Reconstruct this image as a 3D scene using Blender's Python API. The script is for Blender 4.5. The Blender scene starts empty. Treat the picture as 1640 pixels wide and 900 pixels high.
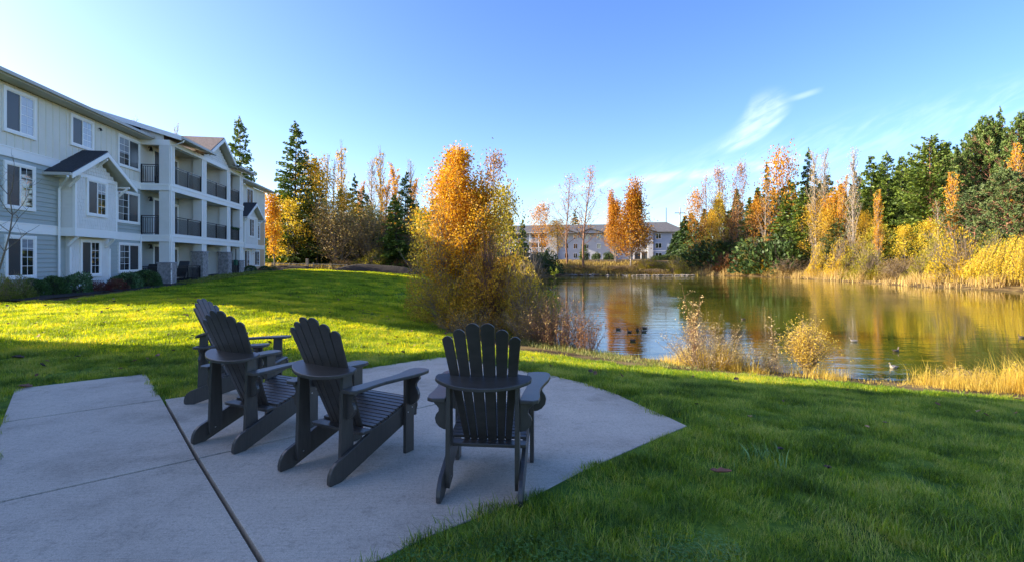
import bpy, bmesh, math, random
import numpy as np
from mathutils import Vector, Matrix, Euler
C = bpy.context.scene.collection
SC = bpy.context.scene
R = math.radians
RNG = np.random.default_rng(7)
random.seed(7)

# ---------------------------------------------------------------- camera
EYE, FPX, HY, CX = 1.5, 800.0, 418.0, 820.0
cam = bpy.data.cameras.new('camera'); camo = bpy.data.objects.new('camera', cam); C.objects.link(camo)
camo.location = (0, 0, EYE); camo.rotation_euler = (R(90), 0, 0)
cam.sensor_width = 36; cam.lens = FPX / 1640 * 36; cam.shift_y = -(450 - HY) / 1640
cam.clip_start = .05; cam.clip_end = 3000
SC.camera = camo
# ---------------------------------------------------------------- light
SUN_EL, TOSUN = 21.5, (-1.0, 0.04)
sx, sy = TOSUN; n_ = math.hypot(sx, sy); ce = math.cos(R(SUN_EL))
tosun = Vector((sx/n_*ce, sy/n_*ce, math.sin(R(SUN_EL))))
sun = bpy.data.lights.new('sun', 'SUN'); suno = bpy.data.objects.new('sun', sun); C.objects.link(suno)
suno.rotation_euler = tosun.to_track_quat('Z', 'Y').to_euler(); suno.location = (-30, 0, 40)
sun.energy = 5.0; sun.angle = R(.5); sun.color = (1.0, .86, .66)
W = bpy.data.worlds.new('World'); SC.world = W; W.use_nodes = True
SC.view_settings.view_transform = 'Standard'; SC.view_settings.look = 'None'
SC.view_settings.exposure = 1.4; SC.view_settings.gamma = 1
SC.render.engine = 'CYCLES'
try:
    SC.cycles.max_bounces = 6; SC.cycles.transparent_max_bounces = 6
    SC.cycles.use_denoising = True; SC.cycles.denoising_input_passes = 'RGB_ALBEDO_NORMAL'; SC.cycles.denoising_prefilter = 'ACCURATE'
except Exception: pass

def world_nodes():
    nt = W.node_tree; N = nt.nodes; L = nt.links; N.clear()
    out = N.new('ShaderNodeOutputWorld'); bg = N.new('ShaderNodeBackground'); bg.inputs[1].default_value = .15
    sky = N.new('ShaderNodeTexSky'); sky.sky_type = 'NISHITA'; sky.sun_disc = False
    sky.sun_elevation = R(SUN_EL); sky.sun_rotation = math.atan2(tosun.x, tosun.y)
    sky.air_density = .85; sky.dust_density = 1.15; sky.ozone_density = 2.2; sky.altitude = 50
    hs = N.new('ShaderNodeHueSaturation'); hs.inputs['Saturation'].default_value = 1.22; hs.inputs['Hue'].default_value = .514
    L.new(sky.outputs[0], hs.inputs['Color'])
    tc = N.new('ShaderNodeTexCoord'); sp = N.new('ShaderNodeSeparateXYZ'); L.new(tc.outputs['Generated'], sp.inputs[0])
    def m(op, a, b=None, c=None):
        n = N.new('ShaderNodeMath'); n.operation = op
        for i, v in enumerate((a, b, c)):
            if v is None: continue
            if isinstance(v, (int, float)): n.inputs[i].default_value = v
            else: L.new(v, n.inputs[i])
        return n.outputs[0]
    yy = m('MAXIMUM', sp.outputs[1], .05)
    u = m('DIVIDE', sp.outputs[0], yy); v = m('DIVIDE', sp.outputs[2], yy)
    def curve(pts, x0, x1, y0, y1):        # piecewise curve of direction u -> direction v
        f = N.new('ShaderNodeFloatCurve'); cv = f.mapping.curves[0]
        P = [((a-x0)/(x1-x0), (b-y0)/(y1-y0)) for a, b in pts]
        cv.points[0].location = P[0]; cv.points[1].location = P[-1]
        for p in P[1:-1]: cv.points.new(*p)
        f.mapping.update()
        t = m('DIVIDE', m('SUBTRACT', u, x0), x1-x0)
        L.new(t, f.inputs['Value'])
        return m('ADD', m('MULTIPLY', f.outputs[0], y1-y0), y0)
    q = lambda px, py: ((px-CX)/FPX, (HY-py)/FPX)
    def ss(x, a, b):
        n = N.new('ShaderNodeMapRange'); n.interpolation_type = 'SMOOTHSTEP'
        L.new(x, n.inputs[0]); n.inputs[1].default_value = a; n.inputs[2].default_value = b
        return n.outputs[0]
    cb = N.new('ShaderNodeCombineXYZ')
    L.new(m('MULTIPLY', m('ADD', u, m('MULTIPLY', v, .8)), 5.0), cb.inputs[0]); L.new(m('MULTIPLY', m('SUBTRACT', v, m('MULTIPLY', u, .55)), 26.0), cb.inputs[1])
    nz = N.new('ShaderNodeTexNoise'); nz.inputs['Scale'].default_value = 1.6; nz.inputs['Detail'].default_value = 6; nz.inputs['Roughness'].default_value = .6; nz.inputs['Distortion'].default_value = .4
    L.new(cb.outputs[0], nz.inputs['Vector']); wisp = ss(nz.outputs[0], .36, .68)
    # feather wisp
    lo = curve([q(1090,256), q(1140,249), q(1180,241), q(1210,228), q(1235,210), q(1262,184), q(1275,170)], .3, .62, 0, .45)
    hi = curve([q(1090,255), q(1130,246), q(1165,226), q(1185,204), q(1196,184), q(1206,168), q(1275,164)], .3, .62, 0, .45)
    a = ss(m('SUBTRACT', v, lo), -.006, .012); b = ss(m('SUBTRACT', hi, v), -.03, .03)
    ed = m('MULTIPLY', ss(u, .34, .44), m('SUBTRACT', 1.0, ss(u, .53, .575)))
    w1 = m('MULTIPLY', m('MULTIPLY', a, b), m('MULTIPLY', ed, m('ADD', m('MULTIPLY', wisp, .65), .3)))
    # short upper stroke
    l2 = curve([q(1262,160), q(1285,154), q(1300,149), q(1320,143)], .54, .64, .3, .36)
    d2 = m('ABSOLUTE', m('SUBTRACT', v, l2)); w2 = m('MULTIPLY', m('SUBTRACT', 1.0, ss(d2, .001, .009)), m('MULTIPLY', ss(u, .545, .58), m('SUBTRACT', 1.0, ss(u, .59, .63))))
    # long low streak
    l3 = curve([q(820,312), q(900,303), q(980,294), q(1060,285), q(1120,279), q(1240,263), q(1330,250)], 0, .64, .1, .24)
    d3 = m('SUBTRACT', v, l3); w3 = m('MULTIPLY', m('SUBTRACT', 1.0, ss(m('ABSOLUTE', d3), .002, .014)), m('MULTIPLY', ss(u, .02, .2), m('SUBTRACT', 1.0, ss(u, .48, .64))))
    w3 = m('MULTIPLY', w3, m('ADD', m('MULTIPLY', wisp, .6), .35))
    # broad veils
    l4 = curve([q(820,345), q(1000,312), q(1200,272), q(1400,222), q(1640,165)], 0, 1.03, .05, .35)
    d4 = m('ABSOLUTE', m('SUBTRACT', v, l4)); w4 = m('MULTIPLY', m('SUBTRACT', 1.0, ss(d4, .0, .085)), m('MULTIPLY', wisp, .10))
    w4 = m('MULTIPLY', w4, ss(u, -.1, .3))
    tot = m('MINIMUM', m('ADD', m('ADD', m('MULTIPLY', w1, .30), m('MULTIPLY', w2, .16)), m('ADD', m('MULTIPLY', w3, .24), w4)), .85)
    front = m('GREATER_THAN', sp.outputs[1], .06); tot = m('MULTIPLY', tot, front)
    mx = N.new('ShaderNodeMix'); mx.data_type = 'RGBA'; L.new(tot, mx.inputs[0]); L.new(hs.outputs[0], mx.inputs[6]); mx.inputs[7].default_value = (5.2, 5.5, 6.1, 1)
    L.new(mx.outputs[2], bg.inputs[0]); L.new(bg.outputs[0], out.inputs[0])
world_nodes()

# ---------------------------------------------------------------- helpers
def tag(o, label=None, cat=None, group=None, kind=None):
    if label: o['label'] = label
    if cat: o['category'] = cat
    if group: o['group'] = group
    if kind: o['kind'] = kind
    return o
def at(px, d): return ((px - CX) / FPX * d, d)
def zat(py, d): return EYE + (HY - py) / FPX * d
def empty(name, loc=(0,0,0), rz=0, label=None, cat=None, group=None):
    o = bpy.data.objects.new(name, None); C.objects.link(o); o.location = loc; o.rotation_euler = (0, 0, rz)
    o.empty_display_size = .2
    return tag(o, label, cat, group)
def mesh_obj(name, me, parent=None, mats=None):
    if mats:
        for mm in (mats if isinstance(mats, (list, tuple)) else [mats]): me.materials.append(mm)
    o = bpy.data.objects.new(name, me); C.objects.link(o)
    if parent: o.parent = parent
    return o
def np_mesh(name, V, F, tint=None, smooth=False, fmat=None):
    """V (n,3); F list of index arrays (m,3) or (m,4)"""
    me = bpy.data.meshes.new(name)
    F = [f for f in (F if isinstance(F, list) else [F]) if len(f)]
    me.vertices.add(len(V)); me.vertices.foreach_set('co', np.asarray(V, np.float32).ravel())
    nl = sum(f.size for f in F); nf = sum(len(f) for f in F)
    me.loops.add(nl); me.polygons.add(nf)
    me.loops.foreach_set('vertex_index', np.concatenate([f.ravel() for f in F]).astype(np.int32))
    tot = np.concatenate([np.full(len(f), f.shape[1], np.int32) for f in F])
    st = np.concatenate([[0], np.cumsum(tot)[:-1]]).astype(np.int32)
    me.polygons.foreach_set('loop_start', st)
    try: me.polygons.foreach_set('loop_total', tot)
    except Exception: pass
    if smooth: me.polygons.foreach_set('use_smooth', np.ones(nf, bool))
    if fmat is not None: me.polygons.foreach_set('material_index', np.asarray(fmat, np.int32))
    if tint is not None:
        a = me.attributes.new('tint', 'FLOAT', 'POINT'); a.data.foreach_set('value', np.asarray(tint, np.float32))
    me.update(calc_edges=True); me.validate()
    return me
class MB:
    """collects simple shapes, builds them as one mesh object"""
    def __init__(s): s.v = []; s.f = []; s.n = 0
    def add(s, V, F):
        V = np.asarray(V, float); s.v.append(V); s.f += [tuple(i + s.n for i in f) for f in F]; s.n += len(V); return s
    def box(s, x0, x1, y0, y1, z0, z1, M=None):
        V = np.array([(x, y, z) for z in (z0, z1) for y in (y0, y1) for x in (x0, x1)], float)
        if M is not None: V = V @ np.array(M.to_3x3()).T + np.array(M.translation)
        return s.add(V, [(0,2,3,1),(4,5,7,6),(0,1,5,4),(2,6,7,3),(0,4,6,2),(1,3,7,5)])
    def prism(s, poly, axis, a, b):
        """poly 2D list; axis 0: poly=(y,z) extruded in x; 1: (x,z) in y; 2: (x,y) in z"""
        n = len(poly)
        def mk(p, t): return (t, p[0], p[1]) if axis == 0 else ((p[0], t, p[1]) if axis == 1 else (p[0], p[1], t))
        V = [mk(p, a) for p in poly] + [mk(p, b) for p in poly]
        F = [tuple(range(n))[::-1], tuple(range(n, 2*n))] + [(i, (i+1) % n, n+(i+1) % n, n+i) for i in range(n)]
        return s.add(V, F)
    def beam(s, p, q, w, h=None):
        p = Vector(p); q = Vector(q); h = h or w; d = q - p; L = d.length
        M = Matrix.Translation(p) @ d.to_track_quat('X', 'Z').to_matrix().to_4x4()
        return s.box(0, L, -w/2, w/2, -h/2, h/2, M)
    def tube(s, pts, r, sides=8, cap=True):
        pts = [Vector(p) for p in pts]; rr = r if isinstance(r, (list, tuple)) else [r]*len(pts)
        V = []; F = []
        for i, p in enumerate(pts):
            d = (pts[min(i+1, len(pts)-1)] - pts[max(i-1, 0)]).normalized()
            a = d.orthogonal().normalized() if abs(d.z) > .95 else d.cross(Vector((0,0,1))).normalized(); b = d.cross(a)
            for k in range(sides):
                t = 2*math.pi*k/sides; V.append(tuple(p + (a*math.cos(t) + b*math.sin(t))*rr[i]))
        for i in range(len(pts)-1):
            for k in range(sides):
                k2 = (k+1) % sides; F.append((i*sides+k, i*sides+k2, (i+1)*sides+k2, (i+1)*sides+k))
        if cap: F.append(tuple(range(sides))[::-1]); F.append(tuple((len(pts)-1)*sides+k for k in range(sides)))
        return s.add(V, F)
    def mesh(s, name):
        me = bpy.data.meshes.new(name); me.from_pydata(np.concatenate(s.v).tolist(), [], s.f); me.update()
        bm = bmesh.new(); bm.from_mesh(me); bmesh.ops.recalc_face_normals(bm, faces=bm.faces); bm.to_mesh(me); bm.free()
        return me
    def build(s, name, mat, parent=None, bevel=0, smooth=False, kind=None):
        me = s.mesh(name)
        if smooth:
            for p in me.polygons: p.use_smooth = True
        o = mesh_obj(name, me, parent, mat)
        if bevel:
            b = o.modifiers.new('bevel', 'BEVEL'); b.width = bevel; b.segments = 2; b.limit_method = 'ANGLE'; b.angle_limit = R(40); b.harden_normals = False
        if kind: o['kind'] = kind
        return o
def copy_tree(o, parent=None):
    c = o.copy(); C.objects.link(c)
    if parent is not None: c.parent = parent
    for ch in [x for x in KIDS.get(o.name, [])] if False else list(o.children): copy_tree(ch, c)
    return c

# ---------------------------------------------------------------- materials
def mat(name, col, rough=.7, col2=None, nscale=6, detail=4, bump=0, bscale=None, metal=0, spec=.5, ior=None, stretch=None, ramp=(.35, .65), coord='Object', coat=0):
    m = bpy.data.materials.new(name); m.use_nodes = True; nt = m.node_tree; N = nt.nodes; L = nt.links
    p = N['Principled BSDF']; p.inputs['Roughness'].default_value = rough; p.inputs['Metallic'].default_value = metal
    p.inputs['Specular IOR Level'].default_value = spec
    if ior: p.inputs['IOR'].default_value = ior
    c = (*col, 1); p.inputs['Base Color'].default_value = c
    if col2 or bump:
        tc = N.new('ShaderNodeTexCoord'); mp = N.new('ShaderNodeMapping'); L.new(tc.outputs[coord], mp.inputs[0])
        if stretch: mp.inputs['Scale'].default_value = stretch
        if col2:
            nz = N.new('ShaderNodeTexNoise'); nz.inputs['Scale'].default_value = nscale; nz.inputs['Detail'].default_value = detail; nz.inputs['Roughness'].default_value = .62
            L.new(mp.outputs[0], nz.inputs['Vector'])
            r = N.new('ShaderNodeValToRGB'); L.new(nz.outputs[0], r.inputs[0])
            r.color_ramp.elements[0].position = ramp[0]; r.color_ramp.elements[0].color = c
            r.color_ramp.elements[1].position = ramp[1]; r.color_ramp.elements[1].color = (*col2, 1)
            L.new(r.outputs[0], p.inputs['Base Color'])
        if bump:
            n2 = N.new('ShaderNodeTexNoise'); n2.inputs['Scale'].default_value = bscale or nscale*4; n2.inputs['Detail'].default_value = 5
            L.new(mp.outputs[0], n2.inputs['Vector'])
            b = N.new('ShaderNodeBump'); b.inputs['Strength'].default_value = bump; b.inputs['Distance'].default_value = .02
            L.new(n2.outputs[0], b.inputs['Height']); L.new(b.outputs[0], p.inputs['Normal'])
    return m
def leaf_mat(name, cols, trans=.35, tcol=None, rough=.55, wscale=None, spec=.3, tgain=1.6):
    """cols: list of colours across the per-leaf 'tint' attribute"""
    m = bpy.data.materials.new(name); m.use_nodes = True; nt = m.node_tree; N = nt.nodes; L = nt.links
    p = N['Principled BSDF']; out = N['Material Output']; p.inputs['Roughness'].default_value = rough; p.inputs['Specular IOR Level'].default_value = spec
    at_ = N.new('ShaderNodeAttribute'); at_.attribute_name = 'tint'
    oi = N.new('ShaderNodeObjectInfo')
    m1 = N.new('ShaderNodeMath'); m1.operation = 'MULTIPLY_ADD'; L.new(oi.outputs['Random'], m1.inputs[0]); m1.inputs[1].default_value = .22; m1.inputs[2].default_value = -.11
    m2 = N.new('ShaderNodeMath'); m2.operation = 'ADD'; L.new(m1.outputs[0], m2.inputs[0]); L.new(at_.outputs['Fac'], m2.inputs[1])
    src = m2.outputs[0]
    if wscale:
        g = N.new('ShaderNodeNewGeometry'); nz = N.new('ShaderNodeTexNoise'); nz.inputs['Scale'].default_value = wscale; nz.inputs['Detail'].default_value = 4
        L.new(g.outputs['Position'], nz.inputs['Vector'])
        m3 = N.new('ShaderNodeMath'); m3.operation = 'MULTIPLY_ADD'; L.new(nz.outputs[0], m3.inputs[0]); m3.inputs[1].default_value = 2.3; m3.inputs[2].default_value = -1.15
        m4 = N.new('ShaderNodeMath'); m4.operation = 'ADD'; L.new(m3.outputs[0], m4.inputs[0]); L.new(src, m4.inputs[1]); src = m4.outputs[0]
    r = N.new('ShaderNodeValToRGB'); L.new(src, r.inputs[0]); e = r.color_ramp.elements
    n = len(cols)
    e[0].position = 0; e[0].color = (*cols[0], 1); e[1].position = 1; e[1].color = (*cols[-1], 1)
    for i in range(1, n-1): x = e.new(i/(n-1)); x.color = (*cols[i], 1)
    L.new(r.outputs[0], p.inputs['Base Color'])
    t = N.new('ShaderNodeBsdfTranslucent'); mg = N.new('ShaderNodeMix'); mg.data_type = 'RGBA'; mg.blend_type = 'MULTIPLY'; mg.inputs[0].default_value = 1
    L.new(r.outputs[0], mg.inputs[6]); tc = tcol or (1.0, .95, .5); mg.inputs[7].default_value = (tc[0]*tgain, tc[1]*tgain, tc[2]*tgain, 1)
    L.new(mg.outputs[2], t.inputs[0])
    mx = N.new('ShaderNodeMixShader'); mx.inputs[0].default_value = trans
    L.new(p.outputs[0], mx.inputs[1]); L.new(t.outputs[0], mx.inputs[2]); L.new(mx.outputs[0], out.inputs[0])
    return m

M = {}
M['charcoal'] = mat('charcoal_lumber', (.046, .038, .030), .38, (.062, .052, .042), 7, 6, bump=.06, bscale=60, stretch=(1, 8, 1), spec=.7)
M['screw'] = mat('screw_steel', (.5, .5, .5), .35, metal=1)
M['siding_blue'] = mat('siding_blue', (.37, .405, .37), .6, (.41, .44, .40), 1.5, bump=.08, bscale=30, stretch=(.3, 1, 3))
M['siding_light'] = mat('siding_light', (.76, .725, .65), .65, (.81, .77, .70), 2, bump=.05, bscale=40)
M['batten'] = mat('board_cream', (.74, .69, .57), .65, (.79, .74, .62), 1.5, bump=.05, bscale=40)
M['tan'] = mat('siding_tan', (.60, .42, .26), .65, (.64, .45, .28), 1.5, bump=.05)
M['trim'] = mat('trim_white', (.90, .87, .80), .5, (.92, .89, .83), 3, bump=.03, bscale=20)
M['gutter'] = mat('gutter_beige', (.50, .48, .43), .5)
M['soffit'] = mat('soffit', (.55, .52, .45), .7, (.6, .57, .5), 3)
M['roof'] = mat('roof_shingle_dark', (.018, .020, .026), .85, (.045, .047, .055), 14, 6, bump=.5, bscale=40)
M['roof_brown'] = mat('roof_shingle_brown', (.17, .125, .10), .9, (.26, .20, .165), 9, 6, bump=.5, bscale=30)
M['roof_grey'] = mat('roof_shingle_grey', (.075, .075, .082), .9, (.12, .12, .125), 2, 6, bump=.5, bscale=12)
M['glass'] = mat('window_glass', (.018, .022, .026), .03, spec=.5, ior=3.0)
M['screen'] = mat('insect_screen', (.055, .058, .062), .25, spec=.5, ior=1.5)
M['blind'] = mat('window_blind', (.35, .38, .42), .12, (.42, .45, .5), 3, spec=.6, ior=1.9, stretch=(.2, .2, 14))
M['door'] = mat('door_dark', (.05, .055, .06), .4)
M['rail'] = mat('railing_black', (.012, .012, .014), .4)
M['rail_hi'] = mat('railing_cap', (.03, .03, .034), .3)
M['stone'] = mat('stone_ledge', (.20, .19, .185), .85, (.42, .39, .37), 7, 5, bump=.5, bscale=20, coord='Object')
M['stone2'] = mat('stone_pale', (.36, .35, .34), .85, (.25, .25, .26), 9, 5, bump=.4, bscale=30)
M['beam'] = mat('beam_wood', (.45, .36, .24), .6, (.52, .42, .29), 2, stretch=(.3, 3, 3))
M['lamp_black'] = mat('lamp_black', (.01, .01, .01), .4)
M['wood_old'] = mat('weathered_wood', (.30, .25, .18), .85, (.42, .36, .27), 8, bump=.3, stretch=(3, 3, .5))
M['bark'] = mat('bark_grey', (.10, .085, .07), .9, (.2, .17, .14), 8, 5, bump=.5, stretch=(2, 2, .5))
M['bark_dark'] = mat('bark_dark', (.045, .035, .028), .9, (.09, .07, .055), 8, 5, bump=.5, stretch=(2, 2, .5))
M['bark_red'] = mat('bark_red', (.22, .10, .06), .9, (.34, .17, .10), 5, 5, bump=.5, stretch=(2, 2, .5))
M['bark_pale'] = mat('bark_pale', (.24, .20, .165), .85, (.38, .33, .27), 8, 5, bump=.3, stretch=(2, 2, .5))
M['twig'] = mat('twig_brown', (.20, .145, .095), .85, (.34, .26, .17), 12)
M['twig_red'] = mat('twig_russet', (.16, .075, .045), .85, (.26, .14, .08), 12)
# ---------------------------------------------------------------- ground shape
WATER_Z = -1.3
PATIO_S = -.015
pond = np.array([(30,4),(18,8),(11.2,10.9),(8.2,12.0),(5.8,13.1),(4.1,14.3),(2.4,15.6),(.4,18),(-1.2,22),(-2.6,29),(-3.5,40),(-4.2,52),(-1,66),(3.5,80),(8,92),
                 (20,94),(34,97),(42.4,89.6),(45,77),(44.8,64),(44.2,54),(46.8,45.5),(50,38),(56,28),(58,14),(50,4)], float)
def seg_dist(P, A, B):
    ab = B - A; t = np.clip(((P - A) @ ab) / (ab @ ab), 0, 1); return np.linalg.norm(P - (A + t[:, None]*ab), axis=1)
def poly_sd(P, poly):
    """signed distance, negative inside"""
    d = np.full(len(P), 1e9); ins = np.zeros(len(P), bool); n = len(poly)
    for i in range(n):
        A = poly[i]; B = poly[(i+1) % n]; d = np.minimum(d, seg_dist(P, A, B))
        c = ((A[1] > P[:, 1]) != (B[1] > P[:, 1])); xx = (B[0]-A[0])*(P[:, 1]-A[1])/((B[1]-A[1]) or 1e-9) + A[0]
        ins ^= c & (P[:, 0] < xx)
    return np.where(ins, -d, d)
def patio_pt(px, py):
    d = EYE / ((py - HY)/FPX + PATIO_S); return ((px-CX)/FPX*d, d)
# slab corners, read off the photograph on the (gently falling) patio plane
J1, J2, J3 = patio_pt(262, 639), patio_pt(316, 733.5), patio_pt(419.5, 898)
BL, BC, BR = patio_pt(700, 571.5), patio_pt(716, 571.5), patio_pt(892, 602.6)
ARC = [patio_pt(*p) for p in ((939.5,613),(990,630.7),(1041,654),(1072,667),(1103,681.5))]
TIP = ARC[-1]
EDGE = [patio_pt(*p) for p in ((1029,712.7),(931.7,755.6),(842,802),(756,832),(678,863),(619.5,893))]
# far left panel
A0, A1 = patio_pt(235, 597.5), patio_pt(22, 622)
jdir = np.array(J3) - np.array(J1); jdir /= np.linalg.norm(jdir)     # along the long joint, towards the camera
def P(a): return np.array(a, float)
Jend = P(J3) + jdir*2.0
Bdir = P(BL) - P(patio_pt(280, 636)); Bdir /= np.linalg.norm(Bdir)
def online(p, d, t): return tuple(P(p) + P(d)*t)
K2 = patio_pt(0, 803.2); k2d = P(K2) - P(J2); k2d /= np.linalg.norm(k2d)
K1 = patio_pt(0, 676); k1d = P(K1) - P(J1); k1d /= np.linalg.norm(k1d)
JB = patio_pt(854, 611); jbd = P(JB) - P(J2); jbd /= np.linalg.norm(jbd)
edir = P(K1) - P(A1); edir /= np.linalg.norm(edir)
def cross(p, d, q, e):
    t = np.linalg.solve(np.array([[d[0], -e[0]], [d[1], -e[1]]]), P(q) - P(p)); return tuple(P(p) + P(d)*t[0])
JBe = cross(J2, jbd, BR, P(ARC[0]) - P(BR)); K2e = cross(J2, k2d, A1, edir); E3 = cross(Jend, k2d, A1, edir); TAIL = cross(EDGE[-1], (-.77, -.63), J3, jdir)
patio_outline = np.array([A0, J1, BL, BC, BR] + ARC + EDGE + [TAIL, tuple(Jend), E3, K2e, K1, A1])
lawnpoly = np.array([(-15.2,17),(-16.0,19.5),(-16.4,22),(-17.2,25),(-18.0,27.5),(-17.6,28.5),(-19.6,37),(-20.6,40),(-22.4,50),(-25,58),(-20,62),(-8,60),(-5.6,50),(-4.9,38),(-4.6,30),(-3.6,21),(-2.4,16.5),(-.2,13.4),(2.2,12.2),(4.4,11.0),
                     (6.6,10.2),(9.8,9.2),(14,7.2),(26,2),(40,-30),(-40,-40),(-40,17)], float)
cp = [(-17,17,.10),(-19,19,.1),(-18,26,.15),(-18.6,28.5,.14),(-20,36,.42),(-24,50,.6),(-26,60,.5),(-35,20,.2),(-45,60,.8),(-30,0,.0),(-14,14,.05),
      (-10,10,.0),(-10,16,.1),(-12,22,.12),(-13,30,.2),(-14,40,.25),(-14,50,.2),(-13,57,.1),(-7,40,-.2),(-7,30,-.25),(-6.6,15.6,-.1),(-6.5,20,-.15),(-4.8,9.5,-.12),(-2.6,10,-.3),(-3.4,13,-.5),
      (-2.7,15.7,-.75),(-4.6,22,-.6),(-3.4,19.5,-.8),(.5,11,-.75),(2.4,11,-.86),(3,9.0,-.62),(5,7.6,-.55),(5.9,10.2,-.98),(9.6,9,-1.06),(6.5,5,-.45),(9,5,-.7),(14,6,-1.0),(3,2,-.08),(6,0,-.3),(12,0,-.7),
      (-6,4,-.05),(-9,6,-.03),(0,-6,0),(-10,-10,0),(10,-12,-.4),(-5.2,50,-.9),(-8,58,-.2),(-8,70,.2),(-20,75,.4),(-40,90,1.2),(0,90,.6),(3,100,1.0),(-10,120,2),
      (12,103,1.2),(26,104,1.3),(36,106,1.2),(10,112,1.55),(24,112,1.55),(38,112,1.6),(0,140,2.0),(25,150,1.6),(45,150,2.2),
      (49,92,-.5),(52,80,-.4),(52,66,-.3),(51,56,-.3),(53,46,-.2),(56,84,.6),(58,70,.8),(58,56,.8),(60,46,.8),(75,70,3),(75,50,3),(72,95,2.5),(90,120,4),
      (62,30,.0),(64,12,0),(54,0,-.3),(80,20,2),(100,60,4),(60,-40,0),(-60,-60,0),(150,200,6),(-150,200,6),(0,300,4),(300,300,8),(-300,300,6),(300,0,5),(-300,0,2),(0,-80,0)]
for x, y in list(patio_outline) + [(-2,4),(-3,6),(0,5),(-4,3.6),(-1,2)]: cp.append((x, y, PATIO_S*y - .006))
for i in range(len(pond)):
    a = pond[i]; b = pond[(i+1) % len(pond)]
    cp.append((*a, WATER_Z)); cp.append((*((a+b)/2), WATER_Z))
cp = np.array(cp, float)
_D = np.linalg.norm(cp[:, None, :2] - cp[None, :, :2], axis=2)
_n = len(cp); _A = np.zeros((_n+3, _n+3)); _A[:_n, :_n] = _D + np.eye(_n)*.02; _A[:_n, _n] = 1; _A[:_n, _n+1:] = cp[:, :2]; _A[_n, :_n] = 1; _A[_n+1:, :_n] = cp[:, :2].T
_w = np.linalg.solve(_A, np.concatenate([cp[:, 2], [0, 0, 0]]))
def ground_z(X, Y):
    P_ = np.stack([np.ravel(X), np.ravel(Y)], 1).astype(float); out = np.empty(len(P_))
    for i in range(0, len(P_), 20000):
        q = P_[i:i+20000]; out[i:i+20000] = np.linalg.norm(q[:, None] - cp[None, :, :2], axis=2) @ _w[:_n] + _w[_n] + q @ _w[_n+1:]
    sd = poly_sd(P_, pond)
    out = np.where(sd < 0, WATER_Z - np.minimum(.9, .3*(-sd)), np.maximum(out, WATER_Z + np.minimum(.25, .12*sd)))
    pd = poly_sd(P_, patio_outline)
    plane = PATIO_S*P_[:, 1]
    k = np.clip(pd/.9, 0, 1); k = k*k*(3-2*k)
    out = np.where(pd < 0, plane - np.clip((-pd-.10)*1.6, .006, .09), out*k + (plane - .006)*(1-k))
    r = np.hypot(P_[:, 0], P_[:, 1])
    out += .018*np.sin(P_[:, 0]*1.1 + 1.3*np.sin(P_[:, 1]*.7))*np.clip(pd/3, 0, 1)*np.clip(sd/3, 0, 1)
    return out
def gz(x, y): return float(ground_z([x], [y])[0])

def axis(parts):
    o = []
    for a, b, st in parts: o.append(np.arange(a, b, st))
    return np.concatenate(o + [[parts[-1][1]]])
def build_ground():
    xs = axis([(-1200,-400,100),(-400,-100,30),(-100,-40,6),(-40,-22,1.5),(-22,-7,.4),(-7,8,.16),(8,16,.4),(16,70,1.5),(70,130,6),(130,400,30),(400,1200,100)])
    ys = axis([(-300,-60,40),(-60,-6,6),(-6,1.5,.8),(1.5,11,.16),(11,22,.35),(22,62,1.2),(62,120,2),(120,200,10),(200,500,40),(500,2200,170)])
    X, Y = np.meshgrid(xs, ys); Z = ground_z(X, Y); P_ = np.stack([X.ravel(), Y.ravel()], 1)
    V = np.stack([X.ravel(), Y.ravel(), Z], 1); nx = len(xs); ny = len(ys)
    i = np.arange(nx*ny).reshape(ny, nx); F = np.stack([i[:-1, :-1].ravel(), i[:-1, 1:].ravel(), i[1:, 1:].ravel(), i[1:, :-1].ravel()], 1)
    me = np_mesh('ground', V, [F], smooth=True)
    lw = np.clip(.5 - poly_sd(P_, lawnpoly)/.5, 0, 1)
    a = me.attributes.new('lawn', 'FLOAT', 'POINT'); a.data.foreach_set('value', lw.astype(np.float32))
    o = mesh_obj('ground', me, None, ground_mat()); o['kind'] = 'structure'
    return o
LAWN = [(.05,.095,.010),(.085,.155,.014),(.13,.21,.018),(.19,.25,.024)]
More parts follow.
